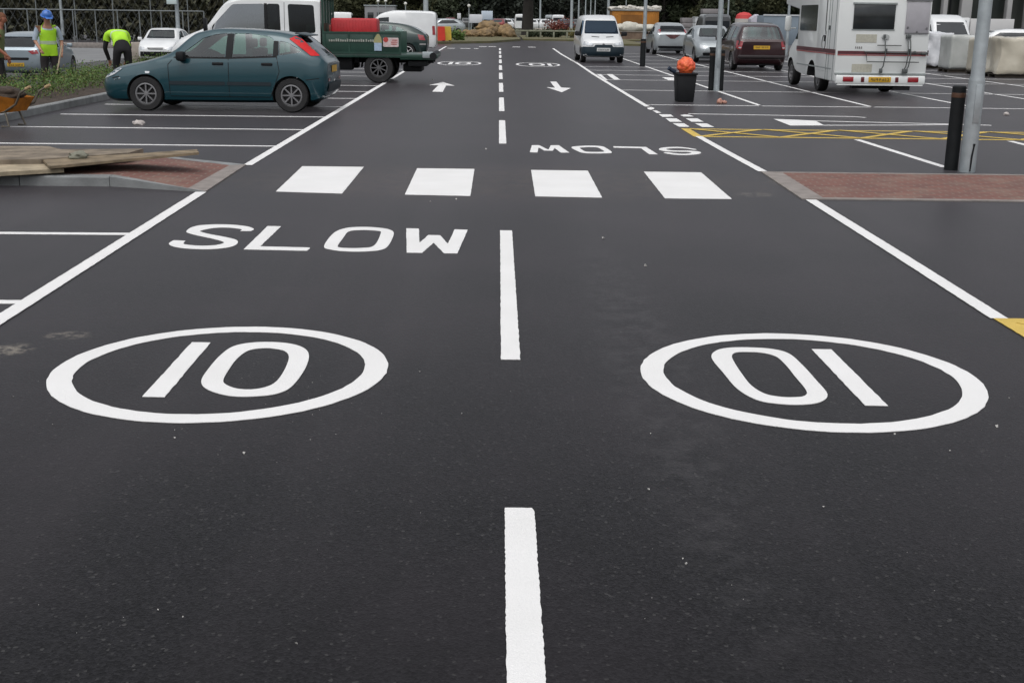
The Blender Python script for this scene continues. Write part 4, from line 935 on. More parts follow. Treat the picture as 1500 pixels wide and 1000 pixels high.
b = MB(); b.box((-.02, 0, .525), (.05, 2.13, .045), ch=.012); b.build('skirt_trim', m_gry, mh)
b = MB(); b.box((-.03, 0, .39), (.10, 2.1, .2), ch=.035); b.box((-.03, 0, .275), (.08, 2.0, .03)); b.build('rear_bumper', p_mh, mh)
for s in (1, -1):
    b = MB(); b.box((-.086, s*.76, .40), (.03, .25, .115), ch=.012); b.build('tail_light', m_lens, mh)
    b = MB(); b.box((-.085, .02+s*.40, .395), (.025, .075, .115), ch=.008); b.build('reflector', mat('dark_red_reflector', (.12, .012, .015), .3, noise=(30, .1)), mh)
b = MB(); b.box((-.088, .02, .395), (.02, .52, .125), ch=.006); b.build('number_plate', m_plateY, mh); plate_marks(mh, -.099, .02, .395, .5, .11, -1)
b = MB(); b.box((.2, 0, .24), (.2, 1.2, .12)); b.box((.12, -.52, .2), (.3, .4, .09)); b.box((1.5, 0, .3), (2.6, .9, .1)); b.build('chassis', m_black, mh)
# bicycle rack
m_rk = mat('dark_rack_tube', (.10, .11, .11), .5, .3, noise=(9, .1))
b = MB()
b.tube([(-.06, .38, .98), (-.10, .36, .80), (-.10, -.85, .80)], .013, 8); b.tube([(-.07, .14, 1.17), (-.07, -.42, 1.17)], .011, 8); b.tube([(-.05, .42, 1.02), (-.05, -1.0, 1.0)], .016, 8)
for y in (-.02, -.55, -.61):
    b.tube([(-.02, y, 1.38), (-.09, y-.01, 1.25), (-.12, y-.03, .95), (-.12, y, .7), (-.05, y+.06, .56)], .013, 8)
    b.box((-.03, y, 1.37), (.05, .06, .09), ch=.015); b.box((-.1, y+.04, .60), (.06, .07, .1), ch=.015)
for y in (-.02, -.55): b.box((-.06, y-.06, 1.06), (.05, .05, .08), ch=.015)
b.box((-.05, -.98, 1.0), (.07, .16, .06), ch=.02); b.box((-.05, -.75, 1.02), (.05, .06, .06), ch=.015)
b.build('bicycle_rack', m_rk, mh)
b = MB(); b.lathe([(.001, .02), (.08, .018), (.09, 0)], 18, Matrix.Translation((-.02, -.05, 1.36)) @ Matrix.Scale(.7, 4, (0, 0, 1)) @ Matrix.Rotation(-PI/2, 4, 'Y')); b.build('round_vent', mat('grey_vent', (.4, .42, .42), .5, noise=(9, .1)), mh)
# left flank: door, vertical trims, filler loop, catches
b = MB()
for x in (.14, .55, .75): b.box((x, 1.084, 1.45), (.03, .01, 2.2))
b.box((1.95, 1.084, .62), (3.3, .012, .03))
b.build('flank_trim', m_gry, mh)
b = MB(); b.box((1.26, 1.083, 1.42), (.9, .012, 1.75), ch=.004); dr = b.build('entrance_door', p_mh, mh)
b = MB(); b.box((.95, 1.10, 1.3), (.1, .03, .14), ch=.01); b.build('handle', m_black, dr)
b = MB(); b.tube([(.95, 1.1, 2.4), (.95, 1.1, 1.5), (.85, 1.11, 1.4)], .012, 6); b.tube([(1.05+.16*math.cos(a), 1.095, 1.2+.17*math.sin(a)) for a in [2*PI*k/20 for k in range(21)]], .01, 6); b.box((.6, 1.1, 1.55), (.08, .03, .1), ch=.012); b.build('hook_up_cable', m_rk, mh)
b = MB(); b.prism(roundpoly([(1.85, 1.46), (1.85, 2.08), (3.5, 2.08), (3.5, 1.46)], .05), 1.078, 1.094, 'y'); w2 = b.build('side_window', m_mhg, mh, smooth=None)
# ================================================================== PEOPLE
m_skin = mat('skin', (.42, .22, .15), .6, noise=(12, .12)); m_skinr = mat('reddened_skin', (.38, .15, .09), .6, noise=(12, .12))
m_vest = mat('hi_vis_yellow_green', (.42, .78, .03), .7, noise=(6, .1)); m_tape = mat('reflective_tape', (.5, .62, .42), .5, noise=(9, .1))
m_trous = mat('dark_work_trousers', (.018, .015, .017), .9, noise=(8, .3)); m_blk = mat('black_cloth', (.012, .012, .014), .9, noise=(8, .3))
m_shirt = mat('pale_blue_shirt', (.42, .50, .60), .85, noise=(7, .15)); m_olive = mat('olive_shirt', (.13, .15, .06), .85, noise=(7, .2))
m_boot = mat('work_boot', (.05, .035, .022), .7, noise=(10, .3)); m_hat = mat('blue_hard_hat', (.045, .16, .52), .35, coat=.4, noise=(4, .05))
m_hair = mat('auburn_hair', (.16, .06, .025), .8, noise=(20, .4))
BONES = [('hip', 'waist', .155, .15), ('waist', 'chest', .15, .165), ('chest', 'neck', .165, .07), ('neck', 'head0', .062, .06)]
def person(label, loc, rz, J, parts, skin, hat=None, hair=None, headrot=(0, 0, 0)):
    """one continuous body grown round the posed joints; clothes are shells that follow it"""
    t = bpy.data.objects.new('person', None)
    V = []; Rr = []; E = []; idx = {}
    def add(n, r):
        if n not in idx: idx[n] = len(V); V.append(Vector(J[n])); Rr.append(r)
        return idx[n]
    def chain(ns, rs):
        for a, b_, ra, rb in zip(ns[:-1], ns[1:], rs[:-1], rs[1:]): E.append((add(a, ra), add(b_, rb)))
    chain(['hip', 'waist', 'chest', 'neck', 'head0', 'head1'], [(.165, .12), (.15, .11), (.18, .125), (.065, .065), (.07, .08), (.075, .09)])
    for s in 'LR':
        chain(['hip', 'th'+s, 'kn'+s, 'an'+s, 'to'+s], [(.165, .12), (.095, .1), (.062, .065), (.045, .05), (.04, .045)])
        chain(['chest', 'sh'+s, 'el'+s, 'wr'+s, 'pa'+s], [(.18, .125), (.065, .068), (.043, .045), (.03, .034), (.038, .02)])
    me = bpy.data.meshes.new('body'); me.from_pydata(V, E, []); me.update()
    o = bpy.data.objects.new('body', me); link(o)
    md = o.modifiers.new('skin', 'SKIN'); md.use_smooth_shade = True
    sv = me.skin_vertices[0].data
    for i, r in enumerate(Rr): sv[i].radius = r
    sv[0].use_root = True
    ms = o.modifiers.new('sub', 'SUBSURF'); ms.levels = 2
    bpy.context.view_layer.update()
    m2 = bpy.data.meshes.new_from_object(o.evaluated_get(bpy.context.evaluated_depsgraph_get()))
    bpy.data.objects.remove(o)
    # head and hands joined into the body mesh
    bm = bmesh.new(); bm.from_mesh(m2)
    hc = Vector(J['head1']); HM = Matrix.Translation(hc) @ Matrix.Rotation(headrot[2], 4, 'Z') @ Matrix.Rotation(headrot[1], 4, 'Y') @ Matrix.Rotation(headrot[0], 4, 'X')
    r = bmesh.ops.create_icosphere(bm, subdivisions=3, radius=1)
    for v in r['verts']:
        p = v.co.copy(); x, y, z = p.x*.098, p.y*.076, p.z*.118
        if z < -.03: x *= 1-.9*(-z-.03); y *= 1-2.2*(-z-.03)
        if p.x > .8: x += .004*math.sin(p.z*9)
        nz = math.exp(-((p.y/.16)**2+((p.z+.12)/.26)**2)) if p.x > .5 else 0
        x += .028*nz
        for s in (-1, 1):
            e = math.exp(-(((p.y-s*.40)/.17)**2+((p.z-.1)/.14)**2)) if p.x > .3 else 0; x -= .012*e
            er = math.exp(-(((p.x+.05)/.16)**2+((p.z)/.24)**2)) if s*p.y > .5 else 0; y += s*.02*er
        mo = math.exp(-((p.y/.3)**2+((p.z+.55)/.06)**2)) if p.x > .3 else 0; x -= .007*mo
        v.co = HM @ Vector((x, y, z))
    for s in 'LR':                     # four fingers and a thumb, gently curled
        a = Vector(J['wr'+s]); p = Vector(J['pa'+s]); d = (p-a).normalized(); sd = d.orthogonal().normalized(); nn_ = d.cross(sd)
        for k, (off, ln) in enumerate(((-.032, .062), (-.011, .075), (.011, .07), (.032, .055), (.04, .05))):
            b = MB(); root = p+sd*off*.8-d*(.0 if k < 4 else .05); dd = d if k < 4 else (d+sd*.9).normalized()
            q1 = root+dd*ln*.5; q2 = q1+(dd*.8+nn_*.5).normalized()*ln*.5; q3 = q2+(dd*.3+nn_*.9).normalized()*ln*.35
            b.tube([root-dd*.015, q1, q2, q3], [.011, .0105, .009, .006], 7)
            vv = [bm.verts.new(v) for v in b.v]
            for f in b.f: bm.faces.new([vv[i] for i in f])
    bmesh.ops.recalc_face_normals(bm, faces=bm.faces)
    bm.to_mesh(m2); bm.free()
    for m in (skin,): m2.materials.append(m)
    link(t); t.location = loc; t.rotation_euler = (0, 0, rz); tag(t, label, 'person')
    body = obj('body', m2, skin, t, smooth=70)
    # clothes
    segs = []
    def sg(n, a, b_): segs.append((n, Vector(J[a]), Vector(J[b_])))
    sg('torso', 'hip', 'waist'); sg('torso', 'waist', 'chest'); sg('torso', 'chest', 'neck'); sg('neck', 'neck', 'head0'); sg('head', 'head0', 'head1')
    for s in 'LR':
        sg('torso', 'chest', 'sh'+s); sg('upperarm', 'sh'+s, 'el'+s); sg('forearm', 'el'+s, 'wr'+s); sg('hand', 'wr'+s, 'pa'+s)
        sg('thigh', 'hip', 'th'+s); sg('thigh', 'th'+s, 'kn'+s); sg('shin', 'kn'+s, 'an'+s); sg('foot', 'an'+s, 'to'+s)
    def near(p):
        best = None
        for n, a, b_ in segs:
            ab = b_-a; u = min(1, max(0, (p-a).dot(ab)/max(ab.length_squared, 1e-9))); d = (p-(a+ab*u)).length/{'torso': .15, 'thigh': .09, 'upperarm': .055, 'head': .09}.get(n, .05)
            if best is None or d < best[0]: best = (d, n, u)
        return best[1], best[2]
    base = [(p.index, near(p.center)) for p in m2.polygons]
    for name, m, off, test, *clips in parts:
        keep = [i for i, (n, u) in base if test(n, u, m2.polygons[i].center)]
        if not keep: continue
        used = {}; vs = []; fs = []
        for i in keep:
            f = []
            for v in m2.polygons[i].vertices:
                if v not in used: used[v] = len(vs); vs.append(m2.vertices[v].co+m2.vertices[v].normal*off)
                f.append(used[v])
            fs.append(f)
        mm = bpy.data.meshes.new(name); mm.from_pydata(vs, [], fs); mm.update()
        bm = bmesh.new(); bm.from_mesh(mm)                        # clean hems, turned in towards the body
        for pc, pn in (clips[0] if clips else ()):
            bmesh.ops.bisect_plane(bm, geom=bm.verts[:]+bm.edges[:]+bm.faces[:], plane_co=Vector(pc), plane_no=Vector(pn), clear_outer=True)
        ed = [e for e in bm.edges if e.is_boundary]
        rr = bmesh.ops.extrude_edge_only(bm, edges=ed); 
        nv = [v for v in rr['geom'] if isinstance(v, bmesh.types.BMVert)]
        bm.normal_update()
        for v in nv: v.co -= v.normal*off*.9 if v.normal.length > .1 else Vector((0, 0, 0))
        bm.to_mesh(mm); bm.free()
        obj(name, mm, m, t, smooth=70)
    eb = MB()
    for s in (-1, 1): eb.lathe([(.001, .006), (.009, .004), (.011, 0)], 10, HM @ Matrix.Translation((.088, s*.03, .013)) @ Matrix.Rotation(PI/2, 4, 'Y'))
    eb.build('eyes', m_ink, t)
    if hat:
        b = MB(); b.lathe([(.142, -.004), (.138, .012), (.116, .016), (.114, .06), (.09, .105), (.05, .13), (.001, .138)], 28, HM @ Matrix.Translation((-.006, 0, .035)) @ Matrix.Rotation(.08, 4, 'Y'))
        b.box(None, (.10, .15, .012), ch=.005, M=HM @ Matrix.Translation((.125, 0, .038)) @ Matrix.Rotation(.2, 4, 'Y'))
        b.box(None, (.19, .02, .02), ch=.008, M=HM @ Matrix.Translation((-.01, 0, .168)))
        b.build('hard_hat', hat, t)
    if hair:
        b = MB(); bm = bmesh.new(); r = bmesh.ops.create_icosphere(bm, subdivisions=3, radius=1)
        bmesh.ops.delete(bm, geom=[v for v in bm.verts if (v.co.x > .35 and v.co.z < .45) or v.co.z < -.5], context='VERTS')
        for v in bm.verts: v.co = HM @ Vector((v.co.x*.108-.004, v.co.y*.088, v.co.z*.126+.003))+Vector([random.uniform(-.004, .004) for _ in range(3)])
        mm = bpy.data.meshes.new('hair'); bm.to_mesh(mm); bm.free(); obj('hair', mm, hair, t, smooth=80)
    return t
def vest_ok(n, u, c, J):
    return n == 'torso'
# local +x is the way the person faces
J1 = dict(hip=(0, 0, .95), waist=(.03, 0, 1.12), chest=(.07, 0, 1.34), neck=(.10, 0, 1.52), head0=(.125, 0, 1.58), head1=(.15, 0, 1.67),
          thL=(-.0, .10, .88), knL=(.05, .13, .50), anL=(-.02, .15, .09), toL=(.14, .17, .04), thR=(0, -.10, .88), knR=(.06, -.14, .5), anR=(.02, -.18, .09), toR=(.18, -.2, .04),
          shL=(.05, .21, 1.43), elL=(.00, .30, 1.14), wrL=(.14, .27, .93), paL=(.17, .25, .86), shR=(.05, -.21, 1.43), elR=(.02, -.29, 1.16), wrR=(.20, -.22, .99), paR=(.25, -.20, .93))
cl1 = [('trousers', m_trous, .016, lambda n, u, c: n in ('thigh', 'shin') or (n == 'torso' and c.z < 1.1), [((0, 0, 1.0), (0, 0, 1))]), ('boots', m_boot, .014, lambda n, u, c: n == 'foot'),
       ('shirt', m_shirt, .014, lambda n, u, c: n in ('upperarm', 'torso'), [((0, 0, 1.18), (0, 0, -1)), ((.1, 0, 1.47), (.55, 0, .83))]), ('vest', m_vest, .03, lambda n, u, c: n in ('torso', 'thigh', 'upperarm') , [((0, 0, .84), (0, 0, -1)), ((0, .185, 0), (0, 1, 0)), ((0, -.185, 0), (0, -1, 0)), ((.1, 0, 1.49), (.75, 0, .66))]), ('reflective_band', m_tape, .034, lambda n, u, c: n in ('torso', 'upperarm'), [((0, 0, 1.10), (0, 0, -1)), ((0, 0, 1.15), (0, 0, 1)), ((0, .186, 0), (0, 1, 0)), ((0, -.186, 0), (0, -1, 0))])]
person('worker in a blue hard hat and hi-vis vest standing behind the shrubs with a shovel', (-10.43, 28.6, -.1), R_(-62), J1, cl1, m_skin, hat=m_hat, headrot=(0, .35, .2))
J2 = dict(hip=(-.10, 0, .90), waist=(.04, 0, 1.04), chest=(.24, 0, 1.17), neck=(.39, 0, 1.16), head0=(.44, 0, 1.13), head1=(.51, 0, 1.08),
          thL=(-.08, .10, .84), knL=(.02, .14, .47), anL=(-.08, .15, .09), toL=(.08, .17, .04), thR=(-.08, -.10, .84), knR=(-.02, -.13, .47), anR=(-.14, -.15, .09), toR=(.02, -.17, .04),
          shL=(.33, .2, 1.13), elL=(.38, .27, .84), wrL=(.47, .18, .6), paL=(.50, .16, .53), shR=(.33, -.2, 1.13), elR=(.37, -.26, .84), wrR=(.45, -.2, .6), paR=(.48, -.18, .53))
J2s = {k: tuple(Vector(v)*1.1) for k, v in J2.items()}
cl2 = [('trousers', m_blk, .018, lambda n, u, c: n in ('thigh', 'shin', 'torso'), [((.0, 0, 0), (1, 0, 0))]), ('boots', m_boot, .014, lambda n, u, c: n == 'foot'),
       ('shirt', m_blk, .012, lambda n, u, c: n in ('upperarm', 'forearm')), ('vest', m_vest, .03, lambda n, u, c: n == 'torso', [((-.08, 0, 0), (-1, 0, 0))]), ('reflective_band', m_tape, .034, lambda n, u, c: n == 'torso', [((.14, 0, 0), (-1, 0, 0)), ((.19, 0, 0), (1, 0, 0))])]
person('worker in black with a hi-vis vest bending over behind the teal car bonnet', (-9.05, 29.6, -.06), R_(120), J2s, cl2, m_skin, hair=m_blk)
J3 = dict(J1); J3 = {k: Vector(v)+Vector((.0, 0, 0)) for k, v in J1.items()}
cl3 = [('trousers', m_trous, .016, lambda n, u, c: n in ('thigh', 'shin') or (n == 'torso' and c.z < 1.1), [((0, 0, 1.0), (0, 0, 1))]), ('boots', m_boot, .014, lambda n, u, c: n == 'foot'),
       ('shirt', m_olive, .022, lambda n, u, c: n in ('torso', 'upperarm'), [((0, 0, .93), (0, 0, -1)), ((.1, 0, 1.5), (.5, 0, .86))])]
X3 = XatY(-3, 25.0, 1.2)
person('person in an olive shirt and dark trousers cut off by the left picture edge', (X3-.06, 25.0, -.12), R_(10), J3, cl3, m_skinr, hair=m_hair, headrot=(0, .3, .0))
# shovel held by the first worker
sh = thing('shovel', 'wooden-handled shovel in the hands of the worker in the blue hard hat', 'shovel', (-10.14, 28.36, -.1))
b = MB(); b.tube([(.10, .02, 1.05), (.0, -.25, .32)], .018, 10); b.build('handle', m_woodp, sh)
b = MB(); b.box(None, (.20, .02, .28), ch=.008, M=Matrix.Translation((-.04, -.34, .15)) @ Matrix.Rotation(.35, 4, 'X')); b.build('blade', m_steel, sh)

# ================================================================== STREET FURNITURE AND CLUTTER
def lamp_post(px_, Y, label, r0=.092, r1=.078, h=6.0, X=None, group='lamp posts of the car park'):
    t = thing('lamp_post', label, 'lamp post', (XatY(px_, Y, .3) if X is None else X, Y, 0), 0, group)
    b = MB(); b.lathe([(r0, 0), (r0, 1.05), (r0*.97, 1.07), (r1, 1.12), (r1*.8, h)], 24); b.build('post', m_steel, t)
    b = MB(); b.prism(roundpoly([(-.03, .30), (.03, .30), (.03, .62), (-.03, .62)], .01), r0-.004, r0+.004, 'y'); 
    b2 = MB(); b2.box((0, -r0, .8), (.07, .012, .44), ch=.004); b2.build('access_door', m_steel, t)
    b = MB(); b.tube([(0, 0, h), (0, -.5, h+.12)], .035, 10); b.box((0, -.75, h+.14), (.24, .6, .1), ch=.04); b.build('lantern', m_steel, t)
    return t
m_boll = mat('black_recycled_bollard', (.011, .013, .0145), .65, spec=.25, noise=(7, .25), bump=(60, .15)); m_band = mat('amber_reflector_band', (.085, .04, .022), .5, noise=(12, .2))
def bollard(x, y, label, h=1.0, r=.085):
    t = thing('bollard', label, 'bollard', (x, y, 0), 0, 'black bollards guarding the lamp posts')
    b = MB(); b.lathe([(r, 0), (r, h-.015), (r-.012, h), (.001, h+.004)], 26); b.build('shaft', m_boll, t)
    b = MB(); b.lathe([(r+.002, h-.135), (r+.003, h-.13), (r+.003, h-.085), (r+.002, h-.08)], 26); b.build('reflective_band', m_band, t)
    return t
x0, y0 = G(1420, 252)
p1 = lamp_post(0, y0, 'pale grey lamp post nearest the camera at the brick path on the right', X=x0-.03)
b = MB(); b.tube([(-.005, -.098, .02), (.0, -.098, .2), (.012, -.098, .3), (.014, -.099, .34)], [.008, .011, .009, .014], 6); b.build('cable_tail', m_black, p1)
bollard(x0-.15, y0+.2, 'black bollard with an amber band beside the nearest lamp post', .99, .08)
x1, y1 = G(1048, 133.5)
lamp_post(0, y1-.12, 'grey lamp post between two bollards behind the black bin', .07, .062, X=x1-.0)
bollard(x1-.085, y1+.14, 'left one of the two bollards at the lamp post behind the bin', .98, .075); bollard(x1+.13, y1+.1, 'right one of the two bollards at the lamp post behind the bin', .98, .075)
x2, y2 = G(941, 97.5)
lamp_post(0, y2+.25, 'grey lamp post in the bays right of the small white van', .075, .068, X=x2+.06); bollard(x2, y2, 'black bollard in front of the lamp post right of the small white van', .98, .1)
for (px_, Y, r, lab) in ((836.5, 100, .13, 'pale lamp post on the grass verge left of the small white van'), (791, 175, .15, 'thin pale lamp post far down the aisle left of the white van'), (847, 150, .11, 'thin pale pole just behind the white van roof, leftmost there'),
                         (857, 170, .10, 'thin pale pole above the white van roof, second there'), (864.5, 185, .10, 'thin pale pole above the white van roof, third there'), (871, 200, .11, 'thin pale pole above the white van roof, fourth there'), (890, 120, .16, 'thick pale pole at the left end of the orange cabin'),
                         (916, 190, .09, 'hairline pole rising behind the orange cabin'), (1064, 75, .055, 'slender pale pole right of the guarded lamp post'), (1152, 62, .075, 'pale pole at the left edge of the motorhome'), (624, 84, .2, 'thick grey pole behind the white van on the left'), (262, 62, .11, 'blue-grey pole at the fence with a small box sign'), (92, 90, .12, 'pale pole above the fence near the blue hard hat')):
    lamp_post(px_, Y, lab, r, r*.9)
b = MB(); b.box((0, -.12, 0), (.5, .12, .5), ch=.02); o = b.build('box_sign', mat('pale_sign', (.6, .7, .7), .5, noise=(5, .1))); o.location = (XatY(253, 61.8, 2), 61.8, 2.35); tag(o, 'small pale box sign fixed on the pole at the fence', 'sign')
# bin with an orange sack
xb, yb = G(1004, 150)
bn = thing('litter_bin', 'square black plastic bin standing alone in the bays', 'bin', (xb, yb+.2, 0), R_(4))
b = MB(); b.prism([(-.17, 0), (.17, 0), (.215, .58), (-.215, .58)], -.18, .18, 'y', ch=.02); b.build('tub', m_black, bn)
b = MB()
for s in (-1, 1): b.box((s*.215, 0, .585), (.03, .42, .04), ch=.01); b.box((0, s*.2, .585), (.43, .03, .04), ch=.01)
b.build('rim', m_black, bn)
b = MB(); b.tube([(-.2, .05, .62), (-.30, .05, .66), (-.36, .03, .7)], .045, 10); b.build('handle', mat('navy_handle', (.012, .025, .05), .5, noise=(9, .1)), bn)
def blob(name, m, scale, amp, freq, sub=4, flat=None, seed=0, parent=None):
    bm = bmesh.new(); bmesh.ops.create_icosphere(bm, subdivisions=sub, radius=1)
    from mathutils import noise as nz
    for v in bm.verts:
        p = v.co.copy(); d = 1+amp*nz.noise(p*freq+Vector((seed*3.1, seed, 0)))+amp*.5*nz.noise(p*freq*2.3+Vector((seed, 9, 0)))
        v.co = Vector((p.x*scale[0], p.y*scale[1], p.z*scale[2]))*d
        if flat is not None: v.co.z = max(v.co.z, flat)
    me = bpy.data.meshes.new(name); bm.to_mesh(me); bm.free()
    return obj(name, me, m, parent, smooth=70)
m_or = mat('orange_plastic_sack', (.85, .16, .035), .35, noise=(6, .15), col2=(.75, .10, .06), bump=(22, .4))
og = blob('refuse_sack', m_or, (.19, .18, .185), .13, 2.4, 5); og.data.shade_smooth(); og.location = (xb+.01, yb+.2, .745); tag(og, 'bulging bright orange plastic sack stuffed into the black bin', 'sack')
def litter(name, px_, py, m, sc_, label, cat, seed):
    o = blob(name, m, sc_, .35, 2.0, 3, -sc_[2]*.5, seed); x, y = G(px_, py); o.location = (x, y, sc_[2]*.5); tag(o, label, cat); return o
m_litter = mat('crumpled_wrapper', (.5, .46, .44), .7, noise=(9, .2)); m_pink = mat('pinkish_wrapper', (.5, .26, .2), .7, noise=(9, .3))
litter('crumpled_paper', 203, 183, m_litter, (.10, .07, .05), 'scrap of white paper lying in the empty bay by the boards', 'litter', 1)
litter('crumpled_wrapper', 1054, 152, m_pink, (.06, .06, .07), 'pinkish scrap on the bay line right of the bin', 'litter', 2)
litter('crumpled_wrapper', 1061, 152, m_pink, (.05, .05, .045), 'smaller reddish scrap right beside the pinkish one', 'litter', 3)
litter('crumpled_paper', 1474, 169, m_litter, (.05, .05, .04), 'tiny white scrap right of the nearest lamp post', 'litter', 4)
# stone chips and paint crumbs: one scatter nobody could count
b = MB(); 
spots = [(357, 664, .011), (256, 630, .006), (267, 628, .006), (256, 641, .006), (77, 622, .006), (19, 581, .007), (231, 893, .005), (268, 903, .005), (434, 943, .008), (946, 264, .014), (884, 350, .02), (945, 390, .02), (912, 152, .02), (950, 717, .008), (1206, 742, .007), (1392, 660, .007), (953, 635, .007), (1460, 625, .012), (1478, 583, .006), (1310, 636, .010), (1005, 826, .007), (1000, 818, .006), (630, 296, .014), (668, 292, .014), (712, 219, .02), (615, 545, .006), (677, 606, .007), (500, 404, .01), (634, 118, .04)]
spots += [(random.gauss(430, 60), random.gauss(585, 28), random.uniform(.0018, .0036)) for _ in range(50)]+[(random.uniform(0, 1500), random.uniform(420, 990), random.uniform(.0016, .0032)) for _ in range(45)]
for (a, c_, s) in spots:
    s *= .75
    x, y = G(a, c_); v = [Vector([random.gauss(0, 1) for _ in range(3)]).normalized()*s*random.uniform(.7, 1.2) for _ in range(7)]
    bm = bmesh.new(); [bm.verts.new(q) for q in v]; bmesh.ops.convex_hull(bm, input=bm.verts[:]); bm.verts.index_update()
    b.add([Vector((x, y, s*.4))+q.co*Vector((1, 1, .6)).length*.6 for q in bm.verts], [[q.index for q in f.verts] for f in bm.faces]); bm.free()
o = b.build('loose_grit', mat('pale_chips', (.5, .49, .47), .9, noise=(30, .3)), smooth=None, kind='stuff'); tag(o, 'pale stone chips and paint crumbs strewn over the near asphalt', 'grit')
# boards on the pavement
def board(name, pts, th, z, m, label, tilt=0):
    b = MB(); vs = [(x, y, z+(tilt if i in (1, 2) else 0)) for i, (x, y) in enumerate(pts)]
    nse = lambda: random.uniform(-.006, .006)
    top = []; n = len(vs); sub = []
    for i in range(n):
        a = Vector(vs[i]); e = Vector(vs[(i+1) % n])
        for k in range(8): sub.append(a.lerp(e, k/8)+Vector((nse(), nse(), 0)))
    N = len(sub); b.add([v+Vector((0, 0, th)) for v in sub]+sub, [tuple(range(N)), tuple(range(2*N-1, N-1, -1))]+[(i, N+i, N+(i+1) % N, (i+1) % N) for i in range(N)])
    o = b.build(name, m, smooth=None); return tag(o, label, 'board', 'boards lying on the pavement')
zz = .13
board('plank', [G(73, 249, .17), G(292, 228, .22), G(288, 221, .24), G(170, 228, .2), G(60, 236, .17)], .026, .18, m_wood, 'long brown plank slanting over the brick paving, its tip in the air', .05)
board('plank', [G(-60, 261, .13), G(93, 252, .13), G(70, 246, .13), G(72, 243.5, .13), G(-60, 244, .13)], .04, .125, m_woodp, 'palest board lying along the kerb at the left edge')
board('plank', [G(-80, 243, .16), G(60, 241, .16), G(190, 231, .16), G(210, 225, .16), G(90, 226, .16), G(70, 221, .16), G(-80, 221, .16)], .05, .165, mat('grey_ply', (.20, .165, .125), .9, noise=(4, .45), bump=(20, .4)), 'broad weathered sheet of ply at the back of the boards')
o = blob('rubble_lump', mat('grey_rubble', (.2, .2, .16), .95, noise=(9, .3)), (.10, .09, .05), .4, 1.8, 3, -.04, 5); o.location = (*G(115, 226, .26), .24); tag(o, 'grey-green lump of rubble resting on the boards', 'rubble')
# wheelbarrow
xw, yw = G(44, 188)
wbw = thing('wheelbarrow', 'orange wheelbarrow full of dark soil at the left edge beside the kerb', 'wheelbarrow', (xw-.36, yw+.25, 0), R_(180-14)); wbw.scale = (.85, .85, .85)
m_bar = mat('orange_barrow_paint', (.42, .145, .012), .55, noise=(6, .3))
b = MB(); b.add([(-.30, -.30, .52), (.50, -.34, .62), (.50, .34, .62), (-.30, .30, .52), (-.18, -.2, .28), (.2, -.2, .24), (.2, .2, .24), (-.18, .2, .28)], [(0, 1, 5, 4), (1, 2, 6, 5), (2, 3, 7, 6), (3, 0, 4, 7), (4, 5, 6, 7)])
b.build('tray', m_bar, wbw, smooth=None)
so_ = blob('soil_load', m_soil, (.42, .3, .14), .3, 2, 3, None, 7, wbw); so_.location = (.12, 0, .56)
so2 = blob('soil_load', m_soil, (.34, .36, .26), .35, 2.2, 3, None, 9, wbw); so2.location = (.52, .05, .46)
b = MB()
for s in (-1, 1): b.tube([(.72, s*.06, .2), (.0, s*.2, .27), (-.30, s*.27, .42), (-.42, s*.28, .62), (-.6, s*.29, .72)], .019, 8)
b.build('handle', mat('grey_tube', (.16, .14, .11), .5, .4, noise=(9, .3)), wbw)
b = MB()
for s in (-1, 1): b.tube([(-.64, s*.29, .735), (-.54, s*.29, .69)], .028, 10)
b.build('grip', mat('tan_grip', (.42, .3, .16), .7, noise=(9, .2)), wbw)
for s in (-1, 1):
    b = MB(); b.tube([(-.02, s*.2, .27), (-.1, s*.24, .02), (.05, s*.24, .02)], .018, 8); b.build('leg', mat('grey_tube', (.16, .14, .11), .5), wbw)
T = Matrix.Translation((.72, 0, .19)) @ Matrix.Rotation(PI/2, 4, 'X'); b = MB(); b.lathe([(.1, -.04), (.17, -.045), (.19, -.02), (.19, .02), (.17, .045), (.1, .04), (.03, .03), (.03, -.03)], 24, T); b.build('wheel', m_tyre, wbw)
# ================================================================== BACKGROUND LEFT
m_fst = mat('dull_galvanised_wire', (.20, .22, .225), .6, .3, noise=(3, .2))
def fence(name, X0, X1, Y0, Y1, h, label, n=11, rails=(1.0,), z0=-.36, wires=True):
    t = thing(name, label, 'fence', (X0, Y0, z0)); d = Vector((X1-X0, Y1-Y0, 0)); L = d.length; u = d/L
    for i in range(n+1):
        p = u*(L*i/n); b = MB(); b.tube([p, p+Vector((0, 0, h))], .038, 8); b.build('post', m_fst, t)
    for r in rails:
        b = MB(); b.tube([Vector((0, 0, h*r)), u*L+Vector((0, 0, h*r))], .04, 6); b.build('rail', m_fst, t)
    b = MB(); k = int(L/.5)
    for i in range(k):
        p = u*(L*i/k)
        for s in (-1, 1):
            q = p+u*s*h*.55; b.add([p+Vector((0, 0, .05)), q+Vector((0, 0, h-.05)), q+u*.007+Vector((0, 0, h-.05)), p+u*.007+Vector((0, 0, .05))], [(0, 1, 2, 3)])
    b.build('mesh_wire', m_fst, t, smooth=None)
    return t
fence('mesh_fence', XatY(-60, 74), XatY(300, 78), 74, 78, 2.15, 'galvanised mesh fence with a top rail beyond the lower road')
fence('mesh_fence', XatY(-60, 84), XatY(330, 88), 84, 88, 3.0, 'taller faint mesh fence standing behind the first one', 7, (1.0,))
road = sheet('side_road', [-60, -40, -20, -17.2], [38, 50, 60, 72], lambda x, y: -.345, mat('pale_concrete_road', (.19, .195, .20), .9, noise=(.8, .12), bump=(30, .2)))
b = MB(); b.box((0, 0, .15), (30, .25, .34), ch=.03); o = b.build('kerb_wall', m_conc); o.location = (-32, 72.3, -.37); tag(o, 'low pale kerb wall along the back of the side road', 'wall')
